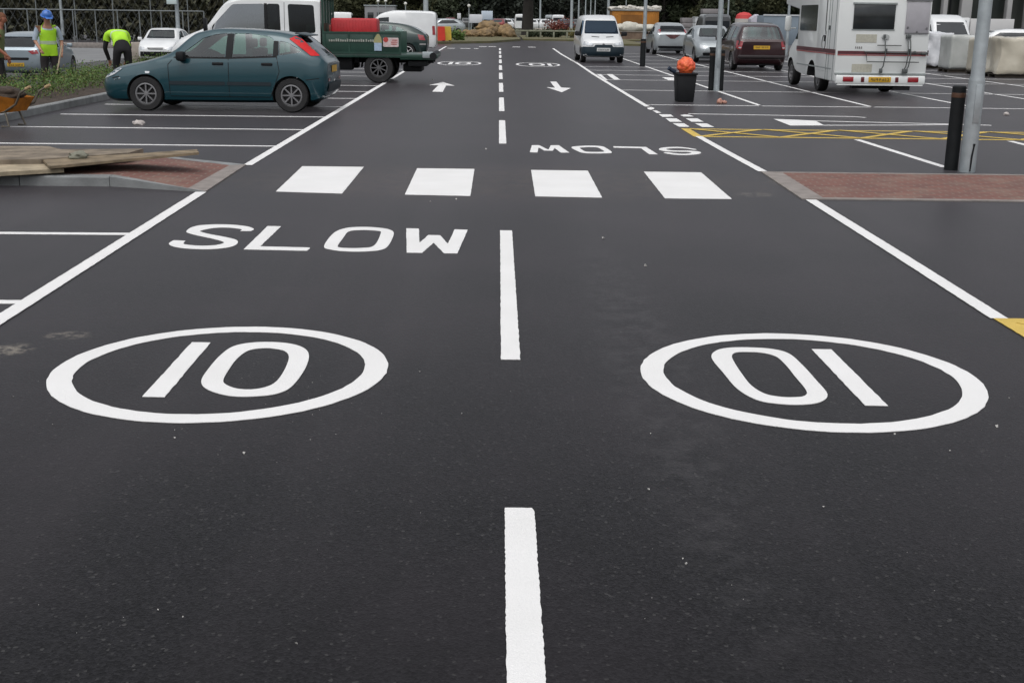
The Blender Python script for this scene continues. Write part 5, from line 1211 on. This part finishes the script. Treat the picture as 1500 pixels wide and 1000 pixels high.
b = MB(); b.box((0, 0, .42), (.75, .6, .84), ch=.05); o = b.build('concrete_block', mat('sandy_concrete', (.34, .30, .26), .9, noise=(5, .2), bump=(20, .3))); o.location = (XatY(200, 52, 0), 52, -.36); tag(o, 'sandy concrete block on the side road left of the white car', 'block')
b = MB(); b.box((0, 0, .9), (.28, .05, .68), ch=.01); b.tube([(0, 0, .0), (0, 0, .6)], .03, 8); o = b.build('marker_post', mat('white_marker', (.62, .62, .58), .6, noise=(6, .1))); o.location = (XatY(168, 58, 0), 58, -.36); tag(o, 'white marker board standing behind the bending worker', 'sign')
m_brA = mat('olive_bramble_leaf', (.046, .052, .026), .85, noise=(1.2, .4), col2=(.060, .054, .034)); m_dk = mat('dark_branch', (.03, .025, .018), .9, noise=(6, .3))  # bramble tone is lifted, putting distance haze into the leaf colour
def bush_mesh(n, rx, ry, h, size, seed, low=.0):
    random.seed(seed)
    lobes = [(random.uniform(-rx*.7, rx*.7), random.uniform(-ry*.5, ry*.5), random.uniform(.2, .75)*h, random.uniform(.28, .5)*h) for _ in range(14)]
    def f():
        while True:
            x, y, z, r = random.choice(lobes); d = Vector([random.gauss(0, 1) for _ in range(3)]).normalized()*r*random.uniform(.55, 1.05)
            if z+d.z > low: return (x+d.x*1.3, y+d.y, z+d.z)
    vs, fs = leafcloud(n, f, size, .3); b = MB(); b.add(vs, fs); me = bpy.data.meshes.new('foliage'); me.from_pydata(b.v, [], b.f); me.update(); return me
bushes = [bush_mesh(2600, 3.0, 1.2, 4.2, .34, s) for s in (1, 2)]
random.seed(11)
for i in range(11):
    px_ = -70+i*42; Y = 92+random.uniform(-1.5, 2)
    t = thing('bush', 'dark olive scrubby bush growing behind the mesh fences', 'bush', (XatY(px_, Y, 1), Y, -.4), random.uniform(-.4, .4), 'bushes behind the mesh fences')
    obj('foliage', bushes[i % 2], m_brA, t); t.scale = (1, 1, random.uniform(.95, 1.5))
    b = MB()
    for k in range(4): b.tube([(random.uniform(-.6, .6), 0, -.1), (random.uniform(-1.5, 1.5), 0, 2.2)], [.07, .02], 6)
    b.build('branches', m_dk, t)
# ================================================================== TREES
m_fo = [mat('foliage_dark_green', (.036, .050, .022), .8, noise=(.4, .4), col2=(.028, .037, .019)), mat('foliage_olive', (.066, .068, .028), .8, noise=(.4, .4), col2=(.042, .048, .021)), mat('foliage_bluish', (.033, .042, .033), .8, noise=(.4, .4), col2=(.025, .033, .026))]  # foliage colour lightened a little in place of distance haze
m_bark = mat('bark', (.028, .025, .022), .95, noise=(3, .4), bump=(12, .8))
def tree_design(seed, h, rad, n, mfo, size, low):
    random.seed(seed)
    lobes = []
    for k in range(26):
        z = random.uniform(low, h*.92); rr = rad*(1-.55*abs(z-h*.45)/(h*.55)); a = random.uniform(0, 6.28); q = rr*math.sqrt(random.random())
        lobes.append((q*math.cos(a), q*math.sin(a), z, random.uniform(.7, 1.5)*h/11))
    def f():
        x, y, z, r = random.choice(lobes); d = Vector([random.gauss(0, 1) for _ in range(3)]).normalized()*r*random.uniform(.5, 1.08); return (x+d.x, y+d.y, max(.15, z+d.z))
    vs, fs = leafcloud(n, f, size, .2); me = bpy.data.meshes.new('crown'); me.from_pydata([tuple(v) for v in vs], [], fs); me.update()
    b = MB(); b.tube([(0, 0, -.2), (.1, 0, h*.25), (.0, .1, h*.55), (.1, 0, h*.85)], [.3, .24, .14, .04], 10)
    for x, y, z, r in lobes[:14]: b.tube([(0.05, 0, max(.6, z*.55)), (x*.5, y*.5, z*.8), (x, y, z)], [.1, .06, .02], 6)
    return me, b.mesh('trunk'), mfo
designs = [tree_design(21, 13, 4.2, 4200, m_fo[0], .5, .8), tree_design(22, 12, 4.6, 4200, m_fo[1], .5, .8), tree_design(23, 15, 3.6, 4200, m_fo[2], .5, .8)]
labs = ['dark green leafy tree in the wood beyond the far parked cars', 'olive green leafy tree in the wood beyond the far parked cars', 'tall bluish green tree in the wood beyond the far parked cars']
random.seed(5)
def tree(x, y, z, k, s, label, group):
    me, tr, mf = designs[k]
    t = thing('tree', label, 'tree', (x, y, z), random.uniform(0, 6.28), group); t.scale = (s*1.1, s*1.1, s)
    obj('crown', me, mf, t); obj('trunk', tr, m_bark, t)
for row in range(3):
    for i in range(25):
        px_ = 440+i*45+row*15+random.uniform(-9, 9); Y = 222+row*11+random.uniform(-4, 4)
        k = (1 if px_ < 680 and random.random() < .8 else (2 if 720 < px_ < 800 else random.choice((0, 0, 2, 1, 0))))
        tree(XatY(px_, Y, 1), Y, -.2, k, random.uniform(.85, 1.25), labs[k], 'trees of the wood beyond the car park')
# wooded rise that closes the view behind the trees
hill = sheet('hill', [-700, -400, -250, -150, -60, 0, 60, 150, 250, 400, 700], [256, 275, 310, 420], lambda x, y: {256: -1, 275: 9, 310: 22, 420: 30}[y]+3*math.sin(x*.02), mat('wooded_hillside', (.035, .045, .02), .95, noise=(.12, .5), col2=(.02, .026, .014), bump=(1.0, 1)))
b = MB(); b.tube([(0, 0, -.2), (.1, 0, 3), (0, 0, 8)], [.62, .5, .4], 12)
tt = thing('tree', 'big dark tree with a thick trunk rising behind the knee rail', 'tree', (XatY(772, 120), 120, 0)); obj('trunk', b.mesh(), m_bark, tt, smooth=60); cr = obj('crown', designs[2][0], m_fo[2], tt); cr.location = (0, 0, 4.5)
# ================================================================== BACKGROUND, FAR END
m_rock = mat('golden_boulder', (.30, .20, .095), .9, noise=(1.6, .4), col2=(.13, .095, .06), bump=(5, .6))
bl = [('brown boulder low in the left of the heap', 690, 51, 1.6, .55), ('flat tan boulder at the front of the heap', 703, 53, 1.4, .5), ('big golden boulder topping the heap', 716, 44, 2.0, .95), ('rounded orange boulder low in the heap', 712, 50, 1.3, .6), ('grey boulder at the right shoulder of the heap', 722, 46, .8, .6),
      ('pale cream boulder right of the heap', 736, 48, 1.6, .9), ('cream boulder at the right end of the row', 745, 50, 1.1, .8), ('small pale boulder beside the knee rail post', 744, 55, .8, .4), ('tan boulder right behind the heap', 728, 52, 1.2, .5), ('small white stone left of the heap', 673, 51, .5, .45)]
for i, (lab, px_, py, wd, hh) in enumerate(bl):
    Y = 97+(i % 3)*1.6; o = blob('boulder', m_rock, (wd*.5, wd*.42, hh*.62), .42, 1.5, 4, -.25, i+20); o.location = (XatY(px_, Y, .4), Y, .25+max(0, (52-py))*.06); tag(o, lab, 'boulder', 'boulders heaped at the end of the car park')
def signboard(px_, py, Y, wd, ht, label, m, tilt=0, legs=True):
    z = HC-(py-24)/(1750/(Y*.965)) ; t = thing('site_sign', label, 'sign', (XatY(px_, Y, z), Y, 0)); b = MB(); b.box((0, 0, z), (wd, .06, ht), ch=.01); b.build('board', m, t)
    b = MB()
    for s in (-1, 1): b.tube([(s*wd*.35, .05, 0), (s*wd*.35, .05, z)], .04, 6)
    b.build('leg', m_steel, t)
m_sgw = mat('white_board', (.66, .68, .72), .6, noise=(2, .06))
signboard(697, 28, 104, 1.1, .7, 'white site board leaning among the boulders', m_sgw); signboard(713.5, 23, 110, 1.0, .75, 'pale blue-white board behind the boulders', mat('bluish_board', (.55, .63, .72), .6, noise=(2, .06))); signboard(672.5, 24.5, 140, .4, .6, 'small white notice far left of the boulders', m_sgw)
# barriers
def barrier(px_, Y, m, label):
    t = thing('barrier', label, 'barrier', (XatY(px_, Y, .5), Y, .1)); b = MB(); b.prism(roundpoly([(-.33, .08), (.33, .08), (.28, .95), (-.28, .95)], .06), -.18, .18, 'y'); b.build('panel', m, t); b = MB(); b.box((-.22, 0, .05), (.12, .5, .1)); b.box((.22, 0, .05), (.12, .5, .1)); b.build('foot', m_black, t)
barrier(645, 78, mat('red_barrier', (.6, .04, .02), .5, noise=(4, .1)), 'red plastic barrier beside the rear of the white van'); barrier(654, 78.6, mat('yellow_barrier', (.62, .45, .06), .5, noise=(4, .1)), 'yellow plastic barrier right of the red one')
t = thing('shrub', 'green shrub right of the yellow barrier', 'shrub', (XatY(664, 82), 82, .1)); obj('foliage', bush_mesh(900, .7, .5, .8, .13, 31), m_leafA, t)
t = thing('shrub', 'dark red shrub behind the knee rail', 'shrub', (XatY(821, 108), 108, .1)); obj('foliage', bush_mesh(1500, 1.2, .8, 1.35, .16, 32), mat('copper_leaf', (.16, .045, .032), .7, noise=(1.5, .4)), t)
t = thing('shrub', 'yellowish shrub at the foot of the verge lamp post', 'shrub', (XatY(843, 99), 99, .1)); obj('foliage', bush_mesh(700, .45, .4, .75, .12, 33), m_leafB, t)
# knee rail
kr = thing('knee_rail', 'low greenish timber knee rail along the far verge', 'fence', (XatY(753, 98), 98, .1)); Lr = XatY(850, 98)-XatY(753, 98)
m_gt = mat('green_treated_timber', (.21, .22, .165), .85, noise=(4, .25))
for i in range(6): b = MB(); b.box((Lr*i/5, 0, .24), (.14, .14, .5), ch=.015); b.build('post', m_gt, kr)
b = MB(); b.box((Lr/2, 0, .53), (Lr+.2, .16, .12), ch=.02); b.build('rail', m_gt, kr)
t = thing('hedge', 'dark clipped hedge under and behind the knee rail', 'hedge', ((XatY(753, 99.5)+XatY(850, 99.5))/2, 99.6, .1)); obj('foliage', bush_mesh(2200, 2.4, .5, .55, .16, 34), m_fo[0], t)
# heap of timber and slabs behind it
t = thing('paving_stack', 'pale stack of slabs behind the knee rail', 'stack', (XatY(797, 112), 112, .1)); 
for i, (z, wd) in enumerate(((.1, 2.6), (.3, 2.3), (.5, 2.4))): b = MB(); b.box((.2*i, 0, z), (wd, 1.0, .17), ch=.02); b.build('slab', mat('pale_slab', (.42, .38, .33), .9, noise=(3, .2)), t)
# orange cabin
oc = thing('site_cabin', 'orange site cabin with pale sheeting heaped on its roof', 'cabin', (XatY(928, 112), 112, 0)); m_ocr = mat('orange_cladding', (.42, .17, .022), .7, noise=(.9, .25))
b = MB(); b.box((0, 0, 1.25), (4.2, 2.4, 2.1), ch=.03)
for i in range(22): b.box((-2.0+.19*i, -1.2, 1.25), (.07, .05, 2.0))
b.build('wall', m_ocr, oc); b = MB(); b.box((-.35, -1.235, 1.1), (1.9, .03, 1.75)); b.build('panel', mat('brown_panel', (.24, .10, .02), .8, noise=(.9, .25)), oc, smooth=None)
b = MB(); b.box((0, 0, 2.38), (4.5, 2.6, .16), ch=.03); b.build('roof', mat('grey_roof', (.3, .3, .29), .8, noise=(2, .2)), oc)
for i, x in enumerate((-2.0, -1.2, -.4, .4, 1.1, 1.9)):
    q = blob('sheeting', mat('pale_sheeting', (.55, .53, .48), .7, noise=(2, .2)), (.5, .6, .17+.06*(i % 3)), .4, 2, 3, None, 40+i, oc); q.location = (x, -.6, 2.52)
lw = thing('brick_wall', 'low brown brick wall in front of the orange cabin', 'wall', (XatY(935, 96), 96, .05)); b = MB(); b.box((.6, 0, .3), (6.2, .3, .6)); b.build('wall', mat('brown_brick', (.17, .12, .09), .9, noise=(3, .3)), lw, smooth=None); b = MB(); b.box((.6, 0, .63), (6.4, .4, .06)); b.build('coping', m_conc, lw, smooth=None)
for i, (px_, wd, hh, lab) in enumerate(((922, 1.6, .75, 'white bulk bag heaped on the wall at the left'), (938, 1.2, .5, 'flatter pale bag in the middle of the wall'), (953, 1.5, .48, 'grey-white bag at the right end of the wall'), (908, .9, .5, 'small pale bag behind the white van mirror'))):
    o = blob('bulk_bag', mat('white_bag', (.52, .51, .45), .8, noise=(2, .15), bump=(6, .4)), (wd*.55, .45, hh*.6), .2, 1.8, 3, -.25, 50+i); o.location = (XatY(px_, 97.2, 1), 97.2, .95); tag(o, lab, 'bag', 'pale bags along the low wall')
# far parked cars: small, one mesh body with panes and wheels
def farcar_design(kind):
    if kind == 'van': cv, L = vanc(4.6, 2.0, .9), 4.6
    else: cv, L = hb(L=4.2, zroof=1.46, W=.86), 4.2
    me = loft(np.linspace(-L/2, L/2, 26), {k: pchip(v) for k, v in cv.items()}); bv = bvh_of(me); pn = []
    if kind == 'van': pn = [([(1.0, 1.08), (.45, 1.6), (0, 1.62), (0, 1.06)], 'y', 1), ([(1.0, 1.08), (.45, 1.6), (0, 1.62), (0, 1.06)], 'y', -1), ([(-.64, 1.16), (-.56, 1.7), (.56, 1.7), (.64, 1.16)], 'x', 1), ([(-.7, 1.2), (-.7, 1.6), (.7, 1.6), (.7, 1.2)], 'x', -1)]
    else: pn = [([(.8, .97), (.25, 1.3), (-.95, 1.3), (-1.4, 1.02)], 'y', 1), ([(.8, .97), (.25, 1.3), (-.95, 1.3), (-1.4, 1.02)], 'y', -1), ([(-.62, 1.0), (-.52, 1.36), (.52, 1.36), (.62, 1.0)], 'x', 1), ([(-.6, .99), (-.48, 1.3), (.48, 1.3), (.6, .99)], 'x', -1)]
    ps = [conform(bv, p, a, s, .01, .3) for p, a, s in pn]
    b = MB()
    for x in (1.3, -1.3):
        for s in (-1, 1): b.lathe([(.001, -.1), (.26, -.1), (.3, -.06), (.3, .06), (.26, .1), (.001, .1)], 14, Matrix.Translation((x, s*.8, .3)) @ Matrix.Rotation(PI/2, 4, 'X'))
    return me, ps, b.mesh('wheels')
fd = {k: farcar_design(k) for k in ('car', 'van')}
m_fg = mat('far_car_glass', (.02, .025, .03), .1, noise=(2, .2))
fcol = {'white': p_white, 'silver': p_silver, 'dark blue': carpaint('navy_paint', (.02, .03, .06)), 'red': carpaint('red_paint', (.25, .03, .03)), 'grey': carpaint('grey_paint', (.11, .115, .12)), 'black': carpaint('black_paint', (.015, .015, .017))}
def farcar(px_, Y, col, kind, rz, label, group='cars parked far off in front of the wood', z=0.0):
    me, ps, wh = fd[kind]; t = thing('parked_van' if kind == 'van' else 'parked_car', label, kind, (XatY(px_, Y, .8), Y, z), R_(rz), group)
    b = bpy.data.meshes.get('far_'+kind+col.replace(' ', '_'))
    if b is None: b = me.copy(); b.name = 'far_'+kind+col.replace(' ', '_'); b.materials.clear(); b.materials.append(fcol[col]); b.shade_smooth(); b.set_sharp_from_angle(angle=R_(40))
    obj('body', b, fcol[col], t)
    for nm, p in zip(('side_window', 'side_window', 'windscreen', 'rear_window'), ps): obj(nm, p, m_fg, t)
    obj('wheels', wh, m_tyre, t)
fl = [(648, 118, 'silver', 'car', 200, 'silver car behind the barriers'), (634, 122, 'grey', 'car', 180, 'grey car behind the white van roof on the left'), (733, 150, 'red', 'car', 80, 'dark red car right of the pale boards'), (741, 158, 'white', 'car', 95, 'white car left of the thick dark trunk, nearest it'), (752, 162, 'silver', 'car', 88, 'silver car just left of the thick trunk'),
      (763, 150, 'white', 'van', 92, 'white van touching the thick dark trunk'), (779, 160, 'white', 'car', 90, 'white car right of the thick trunk'), (788, 166, 'white', 'car', 86, 'white car behind the thin lamp post'), (797, 160, 'white', 'car', 95, 'white car right of the thin lamp post'), (806, 172, 'silver', 'van', 90, 'silver van above the red shrub'), (815, 165, 'white', 'van', 94, 'white van above the red shrub, right of the silver one'),
      (826, 158, 'dark blue', 'car', 92, 'dark blue car left of the verge lamp post'), (722, 166, 'dark blue', 'car', 85, 'dark blue car behind the heap of boulders'), (842, 175, 'grey', 'car', 90, 'grey car between the poles left of the white van'), (853, 170, 'silver', 'car', 90, 'silver car behind the poles at the white van roof'), (700, 172, 'black', 'car', 88, 'black car behind the white site board'), (684, 168, 'grey', 'car', 92, 'grey car left of the white site board'), (660, 175, 'red', 'car', 90, 'red car far behind the yellow barrier'), (490, 160, 'white', 'van', 178, 'white vehicle showing above the red tank'), (1040, 74, 'grey', 'van', 90, 'grey van behind the silver car and lamp post')]
for a in fl: farcar(*a)
# grey hut and rail on the left of the far end
gh = thing('site_hut', 'long grey hut in front of the wood above the truck bed', 'hut', (XatY(558, 150), 150, 0)); b = MB(); b.box((0, 0, 1.35), (3.6, 2.5, 2.7), ch=.03); b.build('wall', mat('grey_hut', (.24, .245, .26), .7, noise=(1, .1)), gh); b = MB(); b.box((0, 0, 2.78), (3.8, 2.7, .12)); b.build('roof', m_steel, gh)
for x in (-1.1, 0, 1.1): b = MB(); b.box((x, -1.26, 1.6), (.7, .04, .8), ch=.01); b.build('window', m_mhg, gh)
for (px_, py, Y) in ((554, 5, 140), (565, 4.5, 140), (594, 8, 130), (687, 10, 130)):
    t = thing('globe_lamp', 'small pale globe lamp on a slim post before the wood', 'lamp', (XatY(px_, Y, 2.5), Y, 0), 0, 'globe lamps before the wood'); z = HC+(24-py)/(1750/(Y*.965))
    b = MB(); b.tube([(0, 0, 0), (0, 0, z-.15)], .05, 8); b.build('post', m_steel, t); b = MB(); b.lathe([(.001, -.18), (.12, -.13), (.18, 0), (.12, .13), (.001, .18)], 16, Matrix.Translation((0, 0, z))); b.build('globe', mat('pale_globe', (.7, .7, .66), .4, noise=(4, .05)), t)
# behind the silver and maroon cars
def plain_stack(px_, py0, py1, Y, wd, m, name, label, cat, lid=None):
    k = 1750/(Y*.965); z1 = HC-(py0-28)/k; t = thing(name, label, cat, (XatY(px_, Y, 1), Y, 0)); b = MB(); n = max(1, int(z1/.32))
    for i in range(n): b.box((random.uniform(-.02, .02), 0, z1*(i+.5)/n), (wd, 1.1, z1/n*.93), rz=random.uniform(-.02, .02), ch=.015)
    b.build('layers', m, t)
    if lid: b = MB(); b.box((0, 0, z1+.03), (wd+.06, 1.15, .06), ch=.01); b.build('cover', lid, t)
m_pal = mat('grey_pallet_load', (.25, .235, .24), .85, noise=(2, .2)); m_palw = mat('white_wrap', (.58, .6, .62), .5, noise=(2, .1))
plain_stack(1042, 14, 40, 88, 1.5, m_pal, 'pallet_stack', 'tall greyish pallet stack left of the guarded lamp post', 'pallets'); plain_stack(1026, 27, 45, 86, 1.0, m_palw, 'pallet_stack', 'white wrapped pallet left of the tall stack', 'pallets', m_palw); plain_stack(1006, 27, 45, 90, .9, m_pal, 'pallet_stack', 'low grey pallet behind the silver hatchback', 'pallets')
rd = thing('parasol', 'red and white domed canopy behind the maroon car', 'canopy', (XatY(1090, 82, 2), 82, -.22)); b = MB(); b.lathe([(.56, 1.95), (.5, 2.2), (.3, 2.34), (.001, 2.4)], 24); b.build('dome', mat('red_canopy', (.55, .05, .05), .6, noise=(2, .15)), rd); b = MB(); b.lathe([(.58, 1.65), (.58, 1.96)], 24); b.tube([(0, 0, 0), (0, 0, 2.3)], .04, 8); b.build('skirt', mat('pale_canopy', (.55, .53, .5), .6, noise=(2, .1)), rd)
tr = thing('box_trailer', 'blue-grey skip-like trailer with a white top rim behind the maroon car', 'trailer', (XatY(1133, 66, 1), 66, 0)); m_bg = mat('blue_grey_steel', (.21, .26, .31), .6, noise=(1.2, .12))
b = MB(); b.prism([(-.75, .4), (1.1, .4), (1.1, 1.92), (-.75, 1.92)], -.9, .9, 'y', ch=.02); b.build('body', m_bg, tr); b = MB(); b.box((.18, -.9, 1.94), (1.95, .08, .07)); b.build('rim', m_palw, tr); wheel(tr, 0, .7, .3, .2, 1); wheel(tr, 0, -.9, .3, .2, -1)
tn = thing('bulk_bag', 'pale lilac bulk bag beside the blue-grey trailer', 'bag', (XatY(1106, 68, 1), 68, 0)); b = MB(); b.prism([(-.28, .0), (.28, .0), (.36, 1.7), (.0, 2.0), (-.36, 1.75)], -.4, .4, 'y', ch=.05); b.build('sack', mat('lilac_bag', (.47, .46, .52), .7, noise=(2, .1)), tn)
# ================================================================== RIGHT
m_film = mat('cloudy_stretch_film', (.56, .575, .56), .28, noise=(1.6, .2), col2=(.42, .44, .42), bump=(5, .5), coat=.3); m_filmc = mat('cream_stretch_film', (.60, .56, .46), .3, noise=(1.2, .25), col2=(.42, .38, .30), bump=(4, .5), coat=.4); m_filmw = mat('white_sheet_film', (.74, .75, .78), .35, noise=(2.2, .2), col2=(.5, .52, .55), bump=(6, .9))
def wrapped(px0, px1, Y, ztop, dep, m, label, seed, amp=.05):
    x0, x1 = XatY(px0, Y, .6), XatY(px1, Y, .6); t = thing('wrapped_pallet', label, 'pallet load', ((x0+x1)/2, Y+dep/2, 0), 0, 'film-wrapped pallet loads on the right')
    from mathutils import noise as nz
    bm = bmesh.new(); bmesh.ops.create_cube(bm, size=1); bmesh.ops.subdivide_edges(bm, edges=bm.edges[:], cuts=14, use_grid_fill=True)
    W_, H_ = x1-x0, ztop-.12
    for v in bm.verts:
        p = v.co.copy(); q = Vector((p.x*W_, p.y*dep, p.z*H_))
        r = .08
        lim = Vector((W_/2-r, dep/2-r, H_/2-r)); c_ = Vector([max(-lim[i], min(lim[i], q[i])) for i in range(3)]); d = q-c_
        if d.length > 1e-6: q = c_+d.normalized()*min(d.length, r)
        n_ = nz.noise(Vector((q.x*1.8, q.y*1.8, q.z*1.2))+Vector((seed, 0, 0)))+.6*nz.noise(Vector((q.x*5, q.y*5, q.z*2))+Vector((seed, 4, 0)))
        pinch = 1-.10*abs(p.x*2)*math.cos(p.z*4.0)*amp*8
        v.co = Vector((q.x*pinch, q.y, q.z))*(1+amp*n_)+Vector((0, 0, .12+H_/2))
    me = bpy.data.meshes.new('film'); bm.to_mesh(me); bm.free(); obj('film', me, m, t, smooth=45)
    b = MB()
    for y in (-.4, 0, .4): b.box((0, y*dep, .045), (W_*.96, .1, .09))
    b.box((0, 0, .105), (W_*.96, dep*.95, .025)); b.build('pallet', mat('dark_pallet_wood', (.06, .05, .04), .9, noise=(5, .3)), t, smooth=None)
wrapped(1356, 1394, 46, 1.32, 1.6, m_filmw, 'load under crinkled white sheeting right of the motorhome', 3, .14)
wrapped(1392, 1434, 42.6, 1.27, 1.2, m_film, 'grey-green film wrapped load left of the nearest lamp post', 5, .035)
wrapped(1440, 1466, 40.2, 1.22, 1.5, m_filmc, 'cream film wrapped load just right of the nearest lamp post', 8, .06)
wrapped(1462, 1530, 38.9, 1.26, 1.4, m_filmc, 'broad cream load with folded film at the right picture edge', 11, .10)
farcar(1381, 51, 'white', 'van', -90, 'white van with a dark windscreen just behind the sheeted load', None); farcar(1467, 52, 'white', 'car', 170, 'white car behind the cream loads', None); farcar(1497, 62, 'black', 'car', 180, 'black car at the right picture edge beyond the loads', None)
pk = thing('flatbed_van', 'white pick-up van standing beyond the wrapped loads', 'van', (XatY(1418, 63, 1.2), 63, 0), R_(180))
b = MB(); b.prism(roundpoly([(.3, .4), (2.2, .4), (2.25, 1.0), (1.5, 1.15), (1.1, 1.9), (.3, 1.92)], .08), -.85, .85, 'y', ch=.03); b.build('cab', p_white, pk); b = MB(); b.box((-.85, 0, 1.2), (2.2, 1.8, 1.35), ch=.02); b.build('box', mat('grey_white_box', (.58, .58, .58), .6, noise=(1, .08)), pk)
b = MB()
for s in (-1, 1): b.prism(roundpoly([(.45, 1.2), (1.3, 1.2), (1.02, 1.75), (.45, 1.78)], .05), s*.852-.004, s*.852+.004, 'y')
b.build('side_window', mat('painted_reflection_pane', (.22, .25, .25), .15, noise=(2, .2)), pk, smooth=None)  # the window's reflection is painted into the pane as grey
for x in (1.6, -1.3):
    for s in (1, -1): wheel(pk, x, s*.75, .32, .2, s)
# building with pale columns
sb = thing('shop_building', 'building with pale square columns and dark glazing at the far right', 'building', (XatY(1370, 80), 80, 0)); m_col = mat('pale_column', (.42, .42, .42), .7, noise=(1, .08)); m_gz = mat('dark_glazing', (.022, .028, .027), .12, noise=(.35, .6), col2=(.05, .055, .05))
b = MB(); b.box((15, .8, 3.2), (34, .2, 6.4)); b.build('glazing', m_gz, sb, smooth=None)
sp_ = 1750/(80*.965+.45)
for px_, wd in ((1378, .28), (1409, .68), (1471, .32), (1499, .3), (1530, .6), (1570, .3)):
    b = MB(); b.box((XatY(px_, 80)-sb.location.x, 0, 3.2), (wd, .5, 6.4), ch=.02); b.build('column', m_col, sb)
b = MB(); b.box((15, .4, 6.6), (35, 2.4, .5), ch=.03); b.build('canopy_roof', m_col, sb); b = MB(); b.box((15, .62, .25), (34, .14, .5)); b.build('plinth', m_conc, sb, smooth=None)
for i in range(9): b = MB(); b.box((1+3.6*i, .66, 3.2), (.08, .1, 6.2)); b.build('mullion', m_black, sb, smooth=None)
